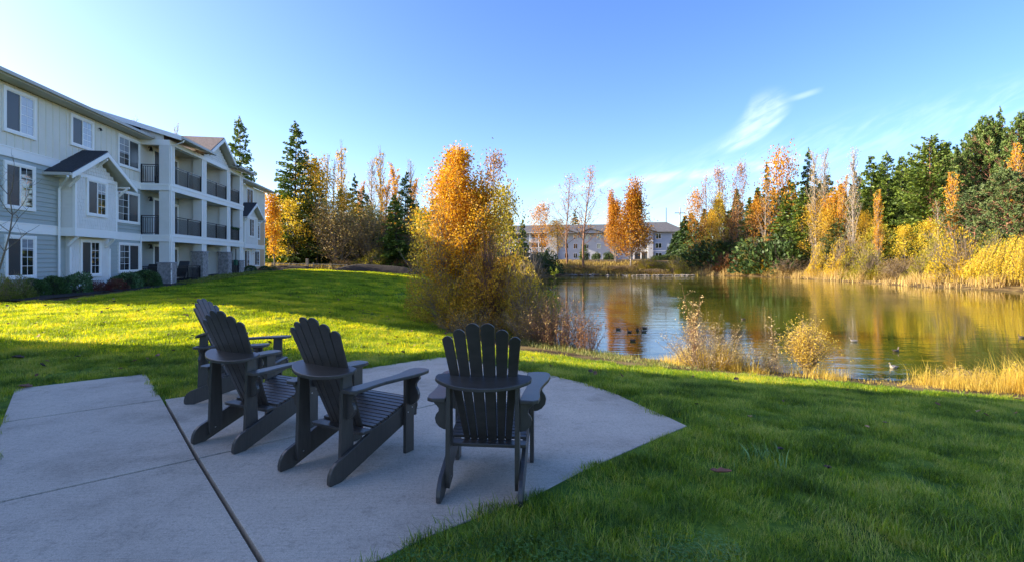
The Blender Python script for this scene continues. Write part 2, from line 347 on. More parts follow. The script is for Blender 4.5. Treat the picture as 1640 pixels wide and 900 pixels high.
def ground_mat():
    m = bpy.data.materials.new('ground'); m.use_nodes = True; nt = m.node_tree; N = nt.nodes; L = nt.links; p = N['Principled BSDF']
    g = N.new('ShaderNodeNewGeometry')
    def noise(s, d=5, r=.6):
        n = N.new('ShaderNodeTexNoise'); n.inputs['Scale'].default_value = s; n.inputs['Detail'].default_value = d; n.inputs['Roughness'].default_value = r; L.new(g.outputs['Position'], n.inputs['Vector']); return n
    def ramp(src, st):
        r = N.new('ShaderNodeValToRGB'); L.new(src, r.inputs[0]); e = r.color_ramp.elements
        e[0].position = st[0][0]; e[0].color = (*st[0][1], 1); e[1].position = st[-1][0]; e[1].color = (*st[-1][1], 1)
        for a, c in st[1:-1]: x = e.new(a); x.color = (*c, 1)
        return r
    n1 = noise(1.3); n2 = noise(26, 3, .8)
    ad = N.new('ShaderNodeMath'); ad.operation = 'MULTIPLY_ADD'; L.new(n2.outputs[0], ad.inputs[0]); ad.inputs[1].default_value = .55; L.new(n1.outputs[0], ad.inputs[2])
    sb = N.new('ShaderNodeMath'); sb.operation = 'SUBTRACT'; L.new(ad.outputs[0], sb.inputs[0]); sb.inputs[1].default_value = .28
    lawn = ramp(sb.outputs[0], [(.3, LAWN[0]), (.45, LAWN[1]), (.55, LAWN[2]), (.72, LAWN[3])])
    n3 = noise(.9, 8, .7)
    soil = ramp(n3.outputs[0], [(.3, (.035,.024,.014)), (.45, (.085,.055,.028)), (.55, (.20,.14,.06)), (.68, (.26,.20,.08))])
    at_ = N.new('ShaderNodeAttribute'); at_.attribute_name = 'lawn'
    mx = N.new('ShaderNodeMix'); mx.data_type = 'RGBA'; L.new(at_.outputs['Fac'], mx.inputs[0]); L.new(soil.outputs[0], mx.inputs[6]); L.new(lawn.outputs[0], mx.inputs[7])
    L.new(mx.outputs[2], p.inputs['Base Color']); p.inputs['Roughness'].default_value = .9; p.inputs['Specular IOR Level'].default_value = .15
    b = N.new('ShaderNodeBump'); b.inputs['Strength'].default_value = .8; b.inputs['Distance'].default_value = .05; L.new(n2.outputs[0], b.inputs['Height']); L.new(b.outputs[0], p.inputs['Normal'])
    return m
build_ground()

# ---------------------------------------------------------------- pond water
def build_water():
    c = pond.mean(0); Q = np.array([c + (p-c)*(1 + 2.5/np.linalg.norm(p-c)) for p in pond])
    bm = bmesh.new(); vs = [bm.verts.new((x, y, WATER_Z)) for x, y in Q]; f = bm.faces.new(vs); bmesh.ops.triangulate(bm, faces=[f])
    me = bpy.data.meshes.new('pond_water'); bm.to_mesh(me); bm.free()
    if me.polygons[0].normal.z < 0: me.flip_normals()
    m = bpy.data.materials.new('pond_water'); m.use_nodes = True; nt = m.node_tree; N = nt.nodes; L = nt.links; p = N['Principled BSDF']
    p.inputs['Base Color'].default_value = (.072, .078, .006, 1); p.inputs['Roughness'].default_value = .025; p.inputs['IOR'].default_value = 1.5
    g = N.new('ShaderNodeNewGeometry')
    def nz(sc, s, d, dist=0):
        mp = N.new('ShaderNodeMapping'); mp.inputs['Scale'].default_value = sc; mp.inputs['Rotation'].default_value = (0, 0, R(8)); L.new(g.outputs['Position'], mp.inputs[0])
        n = N.new('ShaderNodeTexNoise'); n.inputs['Scale'].default_value = s; n.inputs['Detail'].default_value = d; n.inputs['Distortion'].default_value = dist; L.new(mp.outputs[0], n.inputs['Vector']); return n.outputs[0]
    a = nz((.5, 1.6, 1), 1.1, 3, .3); bb = nz((.6, 2.2, 1), 5, 2); cz = nz((1, 1, 1), .07, 2)
    mr = N.new('ShaderNodeMapRange'); L.new(cz, mr.inputs[0]); mr.inputs[1].default_value = .42; mr.inputs[2].default_value = .6; mr.inputs[3].default_value = .25; mr.inputs[4].default_value = 1.0
    m1 = N.new('ShaderNodeMath'); m1.operation = 'MULTIPLY_ADD'; L.new(bb, m1.inputs[0]); m1.inputs[1].default_value = .22; L.new(a, m1.inputs[2])
    m2 = N.new('ShaderNodeMath'); m2.operation = 'MULTIPLY'; L.new(m1.outputs[0], m2.inputs[0]); L.new(mr.outputs[0], m2.inputs[1])
    b = N.new('ShaderNodeBump'); b.inputs['Strength'].default_value = .35; b.inputs['Distance'].default_value = .06; L.new(m2.outputs[0], b.inputs['Height']); L.new(b.outputs[0], p.inputs['Normal'])
    o = mesh_obj('pond_water', me, None, m); o['kind'] = 'structure'
build_water()

# ---------------------------------------------------------------- patio of cast slabs
def concrete():
    m = bpy.data.materials.new('concrete'); m.use_nodes = True; nt = m.node_tree; N = nt.nodes; L = nt.links; p = N['Principled BSDF']
    g = N.new('ShaderNodeNewGeometry')
    def noise(s, d=5, r=.6):
        n = N.new('ShaderNodeTexNoise'); n.inputs['Scale'].default_value = s; n.inputs['Detail'].default_value = d; n.inputs['Roughness'].default_value = r; L.new(g.outputs['Position'], n.inputs['Vector']); return n.outputs[0]
    a = noise(1.1, 7, .65); b = noise(150, 3, .75); c = noise(40, 4, .7)
    r = N.new('ShaderNodeValToRGB'); L.new(a, r.inputs[0]); e = r.color_ramp.elements
    e[0].position = .32; e[0].color = (.46,.375,.27,1); e[1].position = .68; e[1].color = (.72,.60,.445,1); x = e.new(.48); x.color = (.64,.53,.395,1)
    gr = N.new('ShaderNodeValToRGB'); L.new(b, gr.inputs[0]); gr.color_ramp.elements[0].position = .3; gr.color_ramp.elements[0].color = (.60,.60,.60,1); gr.color_ramp.elements[1].position = .7; gr.color_ramp.elements[1].color = (1.12,1.12,1.12,1)
    g3 = N.new('ShaderNodeValToRGB'); L.new(c, g3.inputs[0]); g3.color_ramp.elements[0].position = .28; g3.color_ramp.elements[0].color = (.7,.7,.7,1); g3.color_ramp.elements[1].position = .5; g3.color_ramp.elements[1].color = (1,1,1,1)
    m1 = N.new('ShaderNodeMix'); m1.data_type = 'RGBA'; m1.blend_type = 'MULTIPLY'; m1.inputs[0].default_value = 1; L.new(r.outputs[0], m1.inputs[6]); L.new(gr.outputs[0], m1.inputs[7])
    m2 = N.new('ShaderNodeMix'); m2.data_type = 'RGBA'; m2.blend_type = 'MULTIPLY'; m2.inputs[0].default_value = 1; L.new(m1.outputs[2], m2.inputs[6]); L.new(g3.outputs[0], m2.inputs[7])
    # dark blotches of lichen and dirt
    v = noise(4.2, 6, .75); r4 = N.new('ShaderNodeValToRGB'); L.new(v, r4.inputs[0]); r4.color_ramp.elements[0].position = .58; r4.color_ramp.elements[0].color = (1,1,1,1); r4.color_ramp.elements[1].position = .74; r4.color_ramp.elements[1].color = (.66,.64,.62,1)
    m3 = N.new('ShaderNodeMix'); m3.data_type = 'RGBA'; m3.blend_type = 'MULTIPLY'; m3.inputs[0].default_value = 1; L.new(m2.outputs[2], m3.inputs[6]); L.new(r4.outputs[0], m3.inputs[7])
    # faint broom strokes across the slabs
    mp = N.new('ShaderNodeMapping'); mp.inputs['Rotation'].default_value = (0, 0, R(41)); mp.inputs['Scale'].default_value = (3, 160, 1); L.new(g.outputs['Position'], mp.inputs[0])
    bn = N.new('ShaderNodeTexNoise'); bn.inputs['Scale'].default_value = 1; bn.inputs['Detail'].default_value = 2; L.new(mp.outputs[0], bn.inputs['Vector'])
    r5 = N.new('ShaderNodeValToRGB'); L.new(bn.outputs[0], r5.inputs[0]); r5.color_ramp.elements[0].position = .3; r5.color_ramp.elements[0].color = (.86,.86,.86,1); r5.color_ramp.elements[1].position = .7; r5.color_ramp.elements[1].color = (1.05,1.05,1.05,1)
    m5 = N.new('ShaderNodeMix'); m5.data_type = 'RGBA'; m5.blend_type = 'MULTIPLY'; m5.inputs[0].default_value = 1; L.new(m3.outputs[2], m5.inputs[6]); L.new(r5.outputs[0], m5.inputs[7])
    L.new(m5.outputs[2], p.inputs['Base Color']); p.inputs['Roughness'].default_value = .8
    bp = N.new('ShaderNodeBump'); bp.inputs['Strength'].default_value = .35; bp.inputs['Distance'].default_value = .004; L.new(b, bp.inputs['Height']); L.new(bp.outputs[0], p.inputs['Normal'])
    return m
M['concrete'] = concrete()
def slab(poly, root):
    Q = [P(p) for p in poly]; c = sum(Q)/len(Q)
    # inset every edge by half a joint
    n = len(Q); g = .014; out = []
    area = sum(Q[i][0]*Q[(i+1) % n][1] - Q[(i+1) % n][0]*Q[i][1] for i in range(n)); sgn = 1 if area > 0 else -1
    for i in range(n):
        a, b, d = Q[i-1], Q[i], Q[(i+1) % n]
        e1 = (b-a)/np.linalg.norm(b-a); e2 = (d-b)/np.linalg.norm(d-b)
        n1 = np.array((-e1[1], e1[0]))*sgn; n2 = np.array((-e2[1], e2[0]))*sgn; k = n1 + n2; k /= max(.3, (1 + n1 @ n2)); out.append(b + k*g)
    bm = bmesh.new()
    vs = [bm.verts.new((x, y, PATIO_S*y)) for x, y in out]
    f = bm.faces.new(vs)
    if f.normal.z < 0: f.normal_flip()
    bm.normal_update(); r = bmesh.ops.extrude_face_region(bm, geom=[f]); low = [v for v in r['geom'] if isinstance(v, bmesh.types.BMVert)]
    for v in low: v.co.z -= .1
    bmesh.ops.recalc_face_normals(bm, faces=bm.faces)
    me = bpy.data.meshes.new('slab'); bm.to_mesh(me); bm.free()
    o = mesh_obj('slab', me, root, M['concrete']); b = o.modifiers.new('bevel', 'BEVEL'); b.width = .004; b.segments = 2; b.limit_method = 'ANGLE'; b.angle_limit = R(50)
    return o
patio = empty('patio', (0, 0, 0)); patio['kind'] = 'structure'
slab([A0, J1, K1, A1], patio)
slab([J1, J2, K2e, K1], patio)
slab([J2, TAIL, tuple(Jend), E3, K2e], patio)
slab([J1, BL, BC, BR, JBe, J2], patio)
slab([J2, JBe] + ARC + EDGE + [TAIL], patio)
def joint_dirt():
    mb = MB()
    c = patio_outline.mean(0)
    Q = [tuple(c + (p-c)*.985) for p in patio_outline]
    mb.prism(Q, 2, -.2, 0)
    V = mb.v[0]; V[:, 2] = np.where(V[:, 2] > -.1, PATIO_S*V[:, 1] - .06, PATIO_S*V[:, 1] - .11)
    o = mb.build('joint_filler', mat('joint_dirt', (.02,.018,.012), .95, (.03,.05,.012), 6), patio); return o
joint_dirt()
# ---------------------------------------------------------------- adirondack chairs
def arc(cx, cy, r, a0, a1, n, ry=None):
    return [(cx + r*math.cos(R(a0 + (a1-a0)*i/n)), cy + (ry or r)*math.sin(R(a0 + (a1-a0)*i/n))) for i in range(n+1)]
def make_chair():
    root = empty('adirondack_chair')
    ch = M['charcoal']
    # side rails (y, z): rounded heel on the ground, rising to the front of the seat
    rail = [(-.36, .0), (-.455, .0), (-.468, .012), (-.470, .045), (-.460, .085), (-.44, .118), (-.405, .145), (-.10, .262), (-.085, .285), (.0, .298), (.10, .322), (.25, .372), (.36, .402), (.42, .405),
            (.455, .385), (.462, .345), (.44, .30), (.40, .268)]
    rail = rail[::-1]
    for s in (-1, 1):
        x = s*.262; MB().prism(rail, 0, x-.015, x+.015).build('side_rail', ch, root, .004)
    # front legs outside the rails
    for s in (-1, 1):
        x = s*.293; leg = MB().prism([(.275, 0), (.375, 0), (.375, .635), (.275, .631)], 0, x-.015, x+.015).build('front_leg', ch, root, .003)
        for (y, z) in ((.30, .33), (.35, .36)): MB().tube([(x+s*.014, y, z), (x+s*.018, y, z)], .006, 8).build('screw', M['screw'], leg)
    # rear uprights inside the rails
    for s in (-1, 1):
        x = s*.231; up = MB().prism([(-.335, .045), (-.225, .085), (-.222, .20), (-.245, .763), (-.325, .735), (-.345, .09)], 0, x-.015, x+.015).build('rear_upright', ch, root, .003)
        MB().tube([(x-s*.014, -.29, .11), (x-s*.018, -.29, .11)], .006, 8).build('screw', M['screw'], up)
    # arms, waisted at the back and broad in front
    for s in (-1, 1):
        out = [(.250,-.345),(.335,-.352),(.372,-.325),(.380,-.25),(.372,-.15),(.374,-.03),(.398,.10),(.425,.22),(.436,.33),(.430,.41),(.405,.448),(.36,.46),(.30,.455),(.262,.43),(.250,.38),(.262,.30),(.283,.22),(.285,.12),(.272,.02),(.262,-.10),(.252,-.22)]
        o = MB().prism([(s*x, y) for x, y in out], 2, 0, .026)
        V = o.v[0]; V[:, 2] += .615 + (V[:, 1] + .35)*.030
        o.build('arm', ch, root, .005)
    # scrolled brackets under the arms
    scr = [(0,0),(.100,0),(.104,-.02),(.085,-.038),(.066,-.062),(.066,-.085),(.086,-.112),(.096,-.145),(.088,-.185),(.062,-.218),(.028,-.236),(0,-.24)]
    for s in (-1, 1):
        MB().prism([(s*(.308 + a), .627 + b) for a, b in scr], 1, .312, .338).build('arm_bracket', ch, root, .003)
        MB().prism([(s*(.246 + a*.85), .613 + b*.8) for a, b in scr], 1, -.298, -.272).build('arm_bracket', ch, root, .003)
    # half-moon board behind the back
    b = [(-.315,-.262),(-.325,-.285),(-.322,-.31),(-.30,-.335),(-.25,-.368),(-.18,-.398),(-.09,-.417),(0,-.423)]
    b = b + [(-x, y) for x, y in b[-2::-1]] + [(.22,-.243),(.12,-.262),(0,-.268),(-.12,-.262),(-.22,-.243)]
    o = MB().prism(b, 2, 0, .026); V = o.v[0]; V[:, 2] += .765 + (V[:, 1] + .25)*.36; o.build('back_support', ch, root, .005)
    # bottom rail under the back
    MB().prism([(-.245,-.175),(.245,-.175),(.278,-.165),(.278,-.075),(-.278,-.075),(-.278,-.165)], 2, .268, .292).build('lower_back_rail', ch, root, .004)
    # back slats, fanned, scalloped tops, leaning back
    z0 = .262; lean = .425
    bx = [-.168,-.121,-.068,0,.068,.121,.168]; tx = [-.274,-.189,-.098,0,.098,.189,.274]
    tops = [1.060, 1.108, 1.150, 1.150, 1.108, 1.060]
    for i in range(6):
        g = .0028; s = -1 if i < 3 else 1
        b0, b1, t0, t1 = bx[i]+g, bx[i+1]-g, tx[i]+g*1.3, tx[i+1]-g*1.3
        H = (tops[i] - z0); n = 10; f_ = H/.888; t0 = b0 + (t0-b0)*f_; t1 = b1 + (t1-b1)*f_; w = t1 - t0
        poly = [(b0, 0), (b1, 0)]
        # rounded top, a little steeper on the outer side
        for k in range(n+1):
            x = k/n; q = x*2-1; side = 1 if q*s < 0 else -1       # side 1: outer half
            q = abs(q)
            zz = H - .026*q**2.2
            xl = t1 + (t0 - t1)*x; poly.append((xl, zz))
        mb = MB().prism(poly, 1, -.010, .010); V = mb.v[0]
        # shallow hollow of the back: outer slats come forward; then the lean
        hx = V[:, 0]; V[:, 1] += .32*hx*hx*(1 - .25*V[:, 2]) ; zz = V[:, 2].copy()
        V[:, 2] = z0 + zz; V[:, 1] += -.062 - lean*zz
        o = mb.build('back_slat', ch, root, .004)
        for zc in (.03, .45):
            xc = (b0+b1)/2 + ((t0+t1)/2-(b0+b1)/2)*zc/H; yc = .32*xc*xc - .062 - lean*zc
            MB().tube([(xc, yc+.009, z0+zc), (xc, yc+.013, z0+zc)], .005, 6).build('screw', M['screw'], o)
    # seat slats following the curve of the rails
    prof = [(-.055,.288),(.0,.298),(.10,.322),(.25,.372),(.36,.402),(.42,.405),(.452,.390)]
    L = [0]
    for a, b in zip(prof, prof[1:]): L.append(L[-1] + math.dist(a, b))
    n = 12; tot = L[-1]; pitch = tot/n
    def pt(t):
        for a, b, l0, l1 in zip(prof, prof[1:], L, L[1:]):
            if t <= l1 + 1e-9: f = (t-l0)/(l1-l0); return (a[0]+(b[0]-a[0])*f, a[1]+(b[1]-a[1])*f)
        return prof[-1]
    for i in range(n):
        a = pt(i*pitch + .004); b = pt((i+1)*pitch - .004); th = .020
        d = (b[0]-a[0], b[1]-a[1]); l = math.hypot(*d); nx, ny = -d[1]/l*th, d[0]/l*th
        MB().prism([a, b, (b[0]+nx, b[1]+ny), (a[0]+nx, a[1]+ny)], 0, -.272, .272).build('seat_slat', ch, root, .003)
    MB().box(-.277, .277, .425, .447, .27, .385).build('front_apron', ch, root, .003)
    return root
TILT = Matrix.Rotation(math.atan(PATIO_S), 4, 'X')
def put_chair(o, x, y, heading):
    o.matrix_world = Matrix.Translation((x, y, PATIO_S*y + .0005)) @ TILT @ Matrix.Rotation(-R(heading), 4, 'Z')
chair = make_chair()
grp = 'adirondack chairs on the patio'
def ctr(rm, heading, off=.415):     # rear-tip midpoint -> chair origin
    return rm[0] + math.sin(R(heading))*off, rm[1] + math.cos(R(heading))*off
chairs = [((-.205, 3.205), 5.5, 'charcoal adirondack chair nearest the grass edge, seen squarely from behind facing the pond'),
          ((-1.465, 3.60), 29, 'charcoal adirondack chair in the middle of the patio, second from the right'),
          ((-2.47, 4.19), 25.5, 'charcoal adirondack chair overlapping the far left one, third from the right'),
          ((-3.60, 5.80), 85, 'charcoal adirondack chair farthest back on the left, turned side-on')]
for i, (rm, hd, lab) in enumerate(chairs):
    o = chair if i == 0 else copy_tree(chair)
    tag(o, lab, 'chair', grp)
    put_chair(o, *ctr(rm, hd), hd)
# ---------------------------------------------------------------- apartment houses on the left
def lap(mb, s0, s1, y, z0, z1, step=.19, holes=()):
    """lap boards on the face y (outward = -y), skipping openings (a,b,za,zb)"""
    z = z0
    while z < z1 - .02:
        zt = min(z + step, z1); zm = (z+zt)/2
        cuts = sorted([(max(a, s0), min(b, s1)) for a, b, c, d in holes if c < zm < d and b > s0 and a < s1])
        x = s0
        for a, b in cuts + [(s1, s1)]:
            if a - x > .02: mb.prism([(y, z), (y-.034, z), (y-.036, z+.012), (y-.006, zt), (y, zt)], 0, x, a)
            x = max(x, b)
        z = zt
def shingles(mb, s0, s1, y, z0, z1, rng, holes=(), row=.16, w=.17):
    z = z0; k = 0
    while z < z1 - .02:
        zt = min(z+row, z1); x = s0 - (k % 2)*.5*w
        while x < s1:
            ww = w*(.75 + .5*rng.random()); a = max(x, s0); b = min(x+ww-.008, s1)
            if b - a > .03 and not any(p < (a+b)/2 < q and c < (z+zt)/2 < d for p, q, c, d in holes):
                mb.prism([(y, z + (.0 if rng.random() < .8 else .008)), (y-.020-.006*rng.random(), z), (y-.007, zt), (y, zt)], 0, a, b)
            x += ww
        z = zt; k += 1
WN = [0]
def window(root, s0, s1, z0, z1, y, left='screen', right='glass', grid=True, trim=.115, rows=4, cols=2, blind=False):
    """s0..z1 are the outer edges of the trim"""
    w = MB(); t = trim; f = y-.050
    w.box(s0, s1, f, y+.02, z1-t, z1).box(s0, s1, f-.004, y+.02, z0, z0+t).box(s0, s0+t, f+.003, y+.02, z0+t, z1-t).box(s1-t, s1, f+.003, y+.02, z0+t, z1-t)
    o = w.build('window', M['trim'], root)
    a, b, c, d = s0+t, s1-t, z0+t, z1-t; m = (a+b)/2; q = .035
    fr = MB(); g = y-.030
    fr.box(a, b, g, y, d-q, d).box(a, b, g-.001, y, c, c+q).box(a, a+q, g+.001, y, c+q, d-q).box(b-q, b, g+.001, y, c+q, d-q).box(m-.03, m+.03, g-.006, y, c+q, d-q)
    fr.build('sash_frame', M['trim'], o)
    for (p, r, kind) in ((a+q, m-.03, left), (m+.03, b-q, right)):
        MB().box(p, r, y-.012, y-.004, c+q, d-q).build('pane', M[kind], o)
        WN[0] += 1
        if kind == 'glass' and WN[0] % 3 == 0:
            sh = MB(); drop = (.30, .55, .18)[WN[0] % 2 + (WN[0] % 5 == 0)]; zt = d-q
            while zt > d-q-(d-c)*drop: sh.box(p+.01, r-.01, y-.0128, y-.0121, zt-.042, zt-.006); zt -= .05
            sh.build('blind', M['blind'], o, kind='stuff')
        if grid and kind != 'screen':
            gb = MB()
            for i in range(1, cols): x = p+(r-p)*i/cols; gb.box(x-.009, x+.009, y-.017, y-.013, c+q, d-q)
            for i in range(1, rows): z = c+q+(d-c-2*q)*i/rows; gb.box(p, r, y-.019, y-.0135, z-.009, z+.009)
            gb.build('muntins', M['trim'], o)
    return o
def railing(root, p, q, z0, h=1.07, panel=1.6, mt='rail'):
    p = Vector((*p, z0)); q = Vector((*q, z0)); L = (q-p).length; d = (q-p)/L
    o = MB().beam(p + Vector((0,0,h)), q + Vector((0,0,h)), .05, .045).beam(p + Vector((0,0,.09)), q + Vector((0,0,.09)), .03, .035).beam(p + Vector((0,0,h-.10)), q + Vector((0,0,h-.10)), .025, .025).build('balcony_railing', M['rail_hi'], root)
    n = max(1, round(L/panel))
    for i in range(n+1):
        a = p + d*min(max(L*i/n, .03), L-.03); MB().box(a.x-.028, a.x+.028, a.y-.028, a.y+.028, z0, z0+h+.02).build('railing_post', M[mt], o)
    nb = int(L/.115); b = MB()
    for i in range(1, nb):
        a = p + d*(L*i/nb); b.box(a.x-.010, a.x+.010, a.y-.010, a.y+.010, z0+.09, z0+h-.09)
    b.build('balusters', M[mt], o, kind='stuff')
    return o
def gable_roof(root, name, s0, s1, ze, zr, yf, yb, mroof, th=.16, fascia=.2, brackets=True):
    """gable facing outward (-y): rakes at y=yf, ridge running back to yb"""
    sm = (s0+s1)/2; r = MB()
    for a, b in ((s0, sm), (s1, sm)):
        sg = 1 if b > a else -1
        r.prism([(a, ze), (b, zr), (b, zr+th), (a, ze+th)] if sg > 0 else [(b, zr), (a, ze), (a, ze+th), (b, zr+th)], 1, yf, yb)
    o = r.build(name, M[mroof], root)
    t = MB()
    for a, b in ((s0-.02, sm), (s1+.02, sm)): t.prism([(a, ze-fascia+.06), (b, zr-fascia+.07), (b, zr+.09), (a, ze+.08)], 1, yf-.045, yf-.003)
    t.build('rake_board', M['trim'], o)
    for a, b in ((s0+.03, sm), (s1-.03, sm)): MB().prism([(a, ze-.035), (b, zr-.035), (b, zr-.004), (a, ze-.004)], 1, yf, min(yb, yf+1.2)).build('soffit', M['soffit'], o)
    return o
def downspout(root, pts, r=.045): return MB().tube(pts, r, 6).build('downspout', M['trim'], root, smooth=False)

def main_building():
    root = empty('apartment_building', (-19.02, 17.3, 0), math.atan2(.985, -.172), 'three storey apartment house in grey-blue siding with white trim, stacked porches and stone pillar bases', 'building')
    rng = random.Random(3)
    LEN, D, EAV, NE = 33.0, 10.0, 8.30, .9
    zb = lambda s: .05 + .55*max(0, s-8)/25
    # core walls
    MB().box(NE, LEN, 0, D, -.6, 2.62).build('wall', M['siding_blue'], root)
    MB().box(NE, LEN, .0, D, 2.62, 5.50).build('wall', M['siding_blue'], root)
    MB().box(NE, LEN, .0, D, 5.50, EAV).build('wall', M['batten'], root)
    # bands
    def bands(a, b, y=0):
        m = MB().box(a, b, y-.045, y, 2.60, 2.95).box(a, b, y-.060, y, 2.95, 3.0); m.build('band_board', M['trim'], root)
        m = MB().box(a, b, y-.045, y, 5.50, 5.84).box(a, b, y-.060, y, 5.84, 5.89); m.build('band_board', M['trim'], root)
    bands(NE, 4.62); bands(7.62, 10.95); bands(22.75, 25.7); bands(29.0, LEN)
    wins = []   # s0,s1,z0,z1,left,right
    wins += [(1.62, 3.24, 6.42, 8.16, 'screen', 'blind'), (1.64, 3.20, 3.50, 5.33, 'screen', 'glass'), (1.70, 3.24, .78, 2.50, 'screen', 'glass')]
    wins += [(5.27, 6.85, 6.72, 8.16, 'screen', 'blind')]
    wins += [(8.78, 10.82, 6.45, 8.13, 'glass', 'screen'), (8.68, 10.78, 3.49, 5.22, 'glass', 'screen'), (8.82, 10.82, .86, 2.46, 'glass', 'screen')]
    wins += [(24.0, 24.9, 6.5, 8.1, 'screen', 'glass'), (27.8, 29.6, 6.5, 8.1, 'screen', 'screen'), (30.2, 31.5, 3.5, 5.2, 'screen', 'glass'), (29.9, 31.4, .95, 2.5, 'screen', 'glass')]
    for s0, s1, z0, z1, l, r in wins: window(root, s0, s1, z0, z1, -.028, l, r)
    holes = [(a+.02, b-.02, c+.02, d-.02) for a, b, c, d, _, _ in wins]
    m = MB(); lap(m, NE, 4.62, 0, -.3, 2.60, holes=holes); lap(m, NE, 4.62, 0, 3.0, 5.50, holes=holes)
    lap(m, 7.9, 10.95, 0, 0, 2.60, holes=holes); lap(m, 7.62, 10.95, 0, 3.0, 5.50, holes=holes)
    m.build('lap_siding', M['siding_blue'], root, kind='stuff')
    m = MB(); lap(m, 29.0, LEN, 0, 0, 2.60, holes=holes); lap(m, 29.0, LEN, 0, 3.0, 5.50, holes=holes)
    m.build('lap_siding', M['tan'], root, kind='stuff')
    m = MB(); lap(m, 22.75, 25.7, 0, 0, 2.60, holes=holes); lap(m, 22.75, 25.7, 0, 3.0, 5.50, holes=holes); m.build('lap_siding', M['siding_light'], root, kind='stuff')
    # board and batten on the top storey, each batten its own piece
    me = None; x = NE+.12
    while x < LEN:
        if not (11.0 < x < 22.7):
            near = [(a, b, c, d) for a, b, c, d, _, _ in wins if c > 6 and a-.02 < x < b+.02]
            spans = [(5.89, EAV)] if not near else [(5.89, near[0][2]), (near[0][3], EAV)]
            for z0, z1 in spans:
                if z1 - z0 < .12: continue
                if (z0, z1) == (5.89, EAV):
                    if me is None: me = MB().box(-.022, .022, -.022, 0, 5.89, EAV).mesh('batten'); me.materials.append(M['batten'])
                    o = mesh_obj('batten', me, root); o.location.x = x
                else: MB().box(x-.022, x+.022, -.022, 0, z0, z1).build('batten', M['batten'], root)
        x += .405
    # end walls get battens/siding too (seen from the side)
    m = MB()
    for y in np.arange(.4, D, .4): m.box(NE-.022, NE, y-.02, y+.02, 5.89, EAV)
    m.build('end_battens', M['batten'], root, kind='stuff')
    MB().box(NE-.05, NE+.07, -.062, .12, -.3, EAV).build('corner_board', M['trim'], root)
    MB().box(LEN-.1, LEN+.03, -.05, .12, 0, EAV).build('corner_board', M['trim'], root)
    # main roof: ridge along the house
    ov = .62; p = .36; zr = EAV + .12 + p*(D/2 + ov)
    roof = MB().prism([(-ov, EAV+.10), (D/2, zr), (D+ov, EAV+.10), (D+ov, EAV+.22), (D/2, zr+.14), (-ov, EAV+.22)], 0, NE-.5, LEN+.6).build('roof', M['roof'], root)
    for a, b in ((NE-.48, 11.1), (22.0, LEN+.58)): MB().box(a, b, -ov-.12, -ov, EAV+.07, EAV+.20).build('gutter', M['gutter'], roof)
    for a, b in ((NE-.48, 11.1), (22.75, LEN+.58)): MB().box(a, b, -ov+.004, 0, EAV+.02, EAV+.09).build('soffit', M['soffit'], roof)
    gw = MB()
    for s in (NE, LEN-.1): gw.prism([(0, EAV), (D, EAV), (D/2, EAV+p*D/2+.05)], 0, s, s+.1)
    gw.build('gable_wall', M['batten'], root)
    for a, b in ((NE-.54, NE-.50), (LEN+.56, LEN+.6)):
        MB().prism([(-ov, EAV-.02), (D/2, zr-.12), (D+ov, EAV-.02), (D+ov, EAV+.20), (D/2, zr+.12), (-ov, EAV+.20)], 0, a-.01, b+.01).build('rake_board', M['trim'], roof)
    # ---- second-storey bays with small gables
    def bay(a, b, mroof, gx=1.05, zap=6.50, ww=(.72, 2.22), low=(.4, .25), side_tan=False):
        t = .6; sm = (a+b)/2
        w = MB().box(a, b, -t, 0, 2.62, 5.35).prism([(a, 5.35), (b, 5.35), (sm, 5.35+.58*(b-a)/2)], 1, -t, -t+.12); bo = w.build('bay', M['siding_light'], root)
        h = [(a+ww[0]+.02, a+ww[1]-.02, 3.58, 5.28)]
        m = MB(); shingles(m, a, b, -t, 2.98, 5.25, rng, h)
        # gable infill rows, clipped to the triangle
        z = 5.45
        while z < 5.45 + .55*(b-a)/2 - .1:
            half = (b-a)/2 - (z-5.30)/.58; m_ = MB(); shingles(m, sm-half, sm+half, -t, z, z+.16, rng); z += .16
        m.build('shingle_siding', M['siding_light'], bo, kind='stuff')
        sd = MB()
        for k in range(14):
            z = 2.98 + k*.165; sd.prism([(a, z), (a-.022, z), (a-.007, z+.165), (a, z+.165)], 1, -t+.02, 0); sd.prism([(b, z), (b+.022, z), (b+.007, z+.165), (b, z+.165)], 1, -t+.02, 0)
        sd.build('side_shingles', M['siding_light'], bo, kind='stuff')
        tr = MB().box(a-.04, b+.04, -t-.045, 0, 2.58, 2.95).box(a-.03, b+.03, -t-.035, -t+.1, 5.26, 5.42).box(a-.035, a+.09, -t-.04, -t+.06, 2.95, 5.26).box(b-.09, b+.035, -t-.04, -t+.06, 2.95, 5.26)
        tr.build('trim_boards', M['trim'], bo)
        window(root, a+ww[0], a+ww[1], 3.55, 5.28, -t-.026, 'screen', 'glass')
        g = gable_roof(root, 'gable_roof', sm-2.40, sm+2.40, 5.13, zap, -gx, .0, mroof)
        # gutter along the eaves of the little roof
        for e in (sm-2.52, sm+2.40): MB().box(e, e+.12, -gx, 0, 5.10, 5.22).build('gutter', M['gutter'], g)
        for s in (a-.28, b+.28):        # knee braces carrying the rakes
            MB().box(s-.05, s+.05, -gx, -.0-t*0, 5.10+.02, 5.20).beam((s, -t*0-.55, 4.72), (s, -gx+.1, 5.12), .09).build('knee_brace', M['trim'], root)
        MB().beam((sm, -t, 6.0-.12), (sm, -gx+.05, 6.25-.02), .09).box(sm-.05, sm+.05, -gx, -t, 6.20, 6.29).build('knee_brace', M['trim'], root)
        # ground floor panel under the bay and its braces
        la, lb = a+low[0], b+low[1]; h = [(a+1.05+.02, a+2.54-.02, .78, 2.48)]
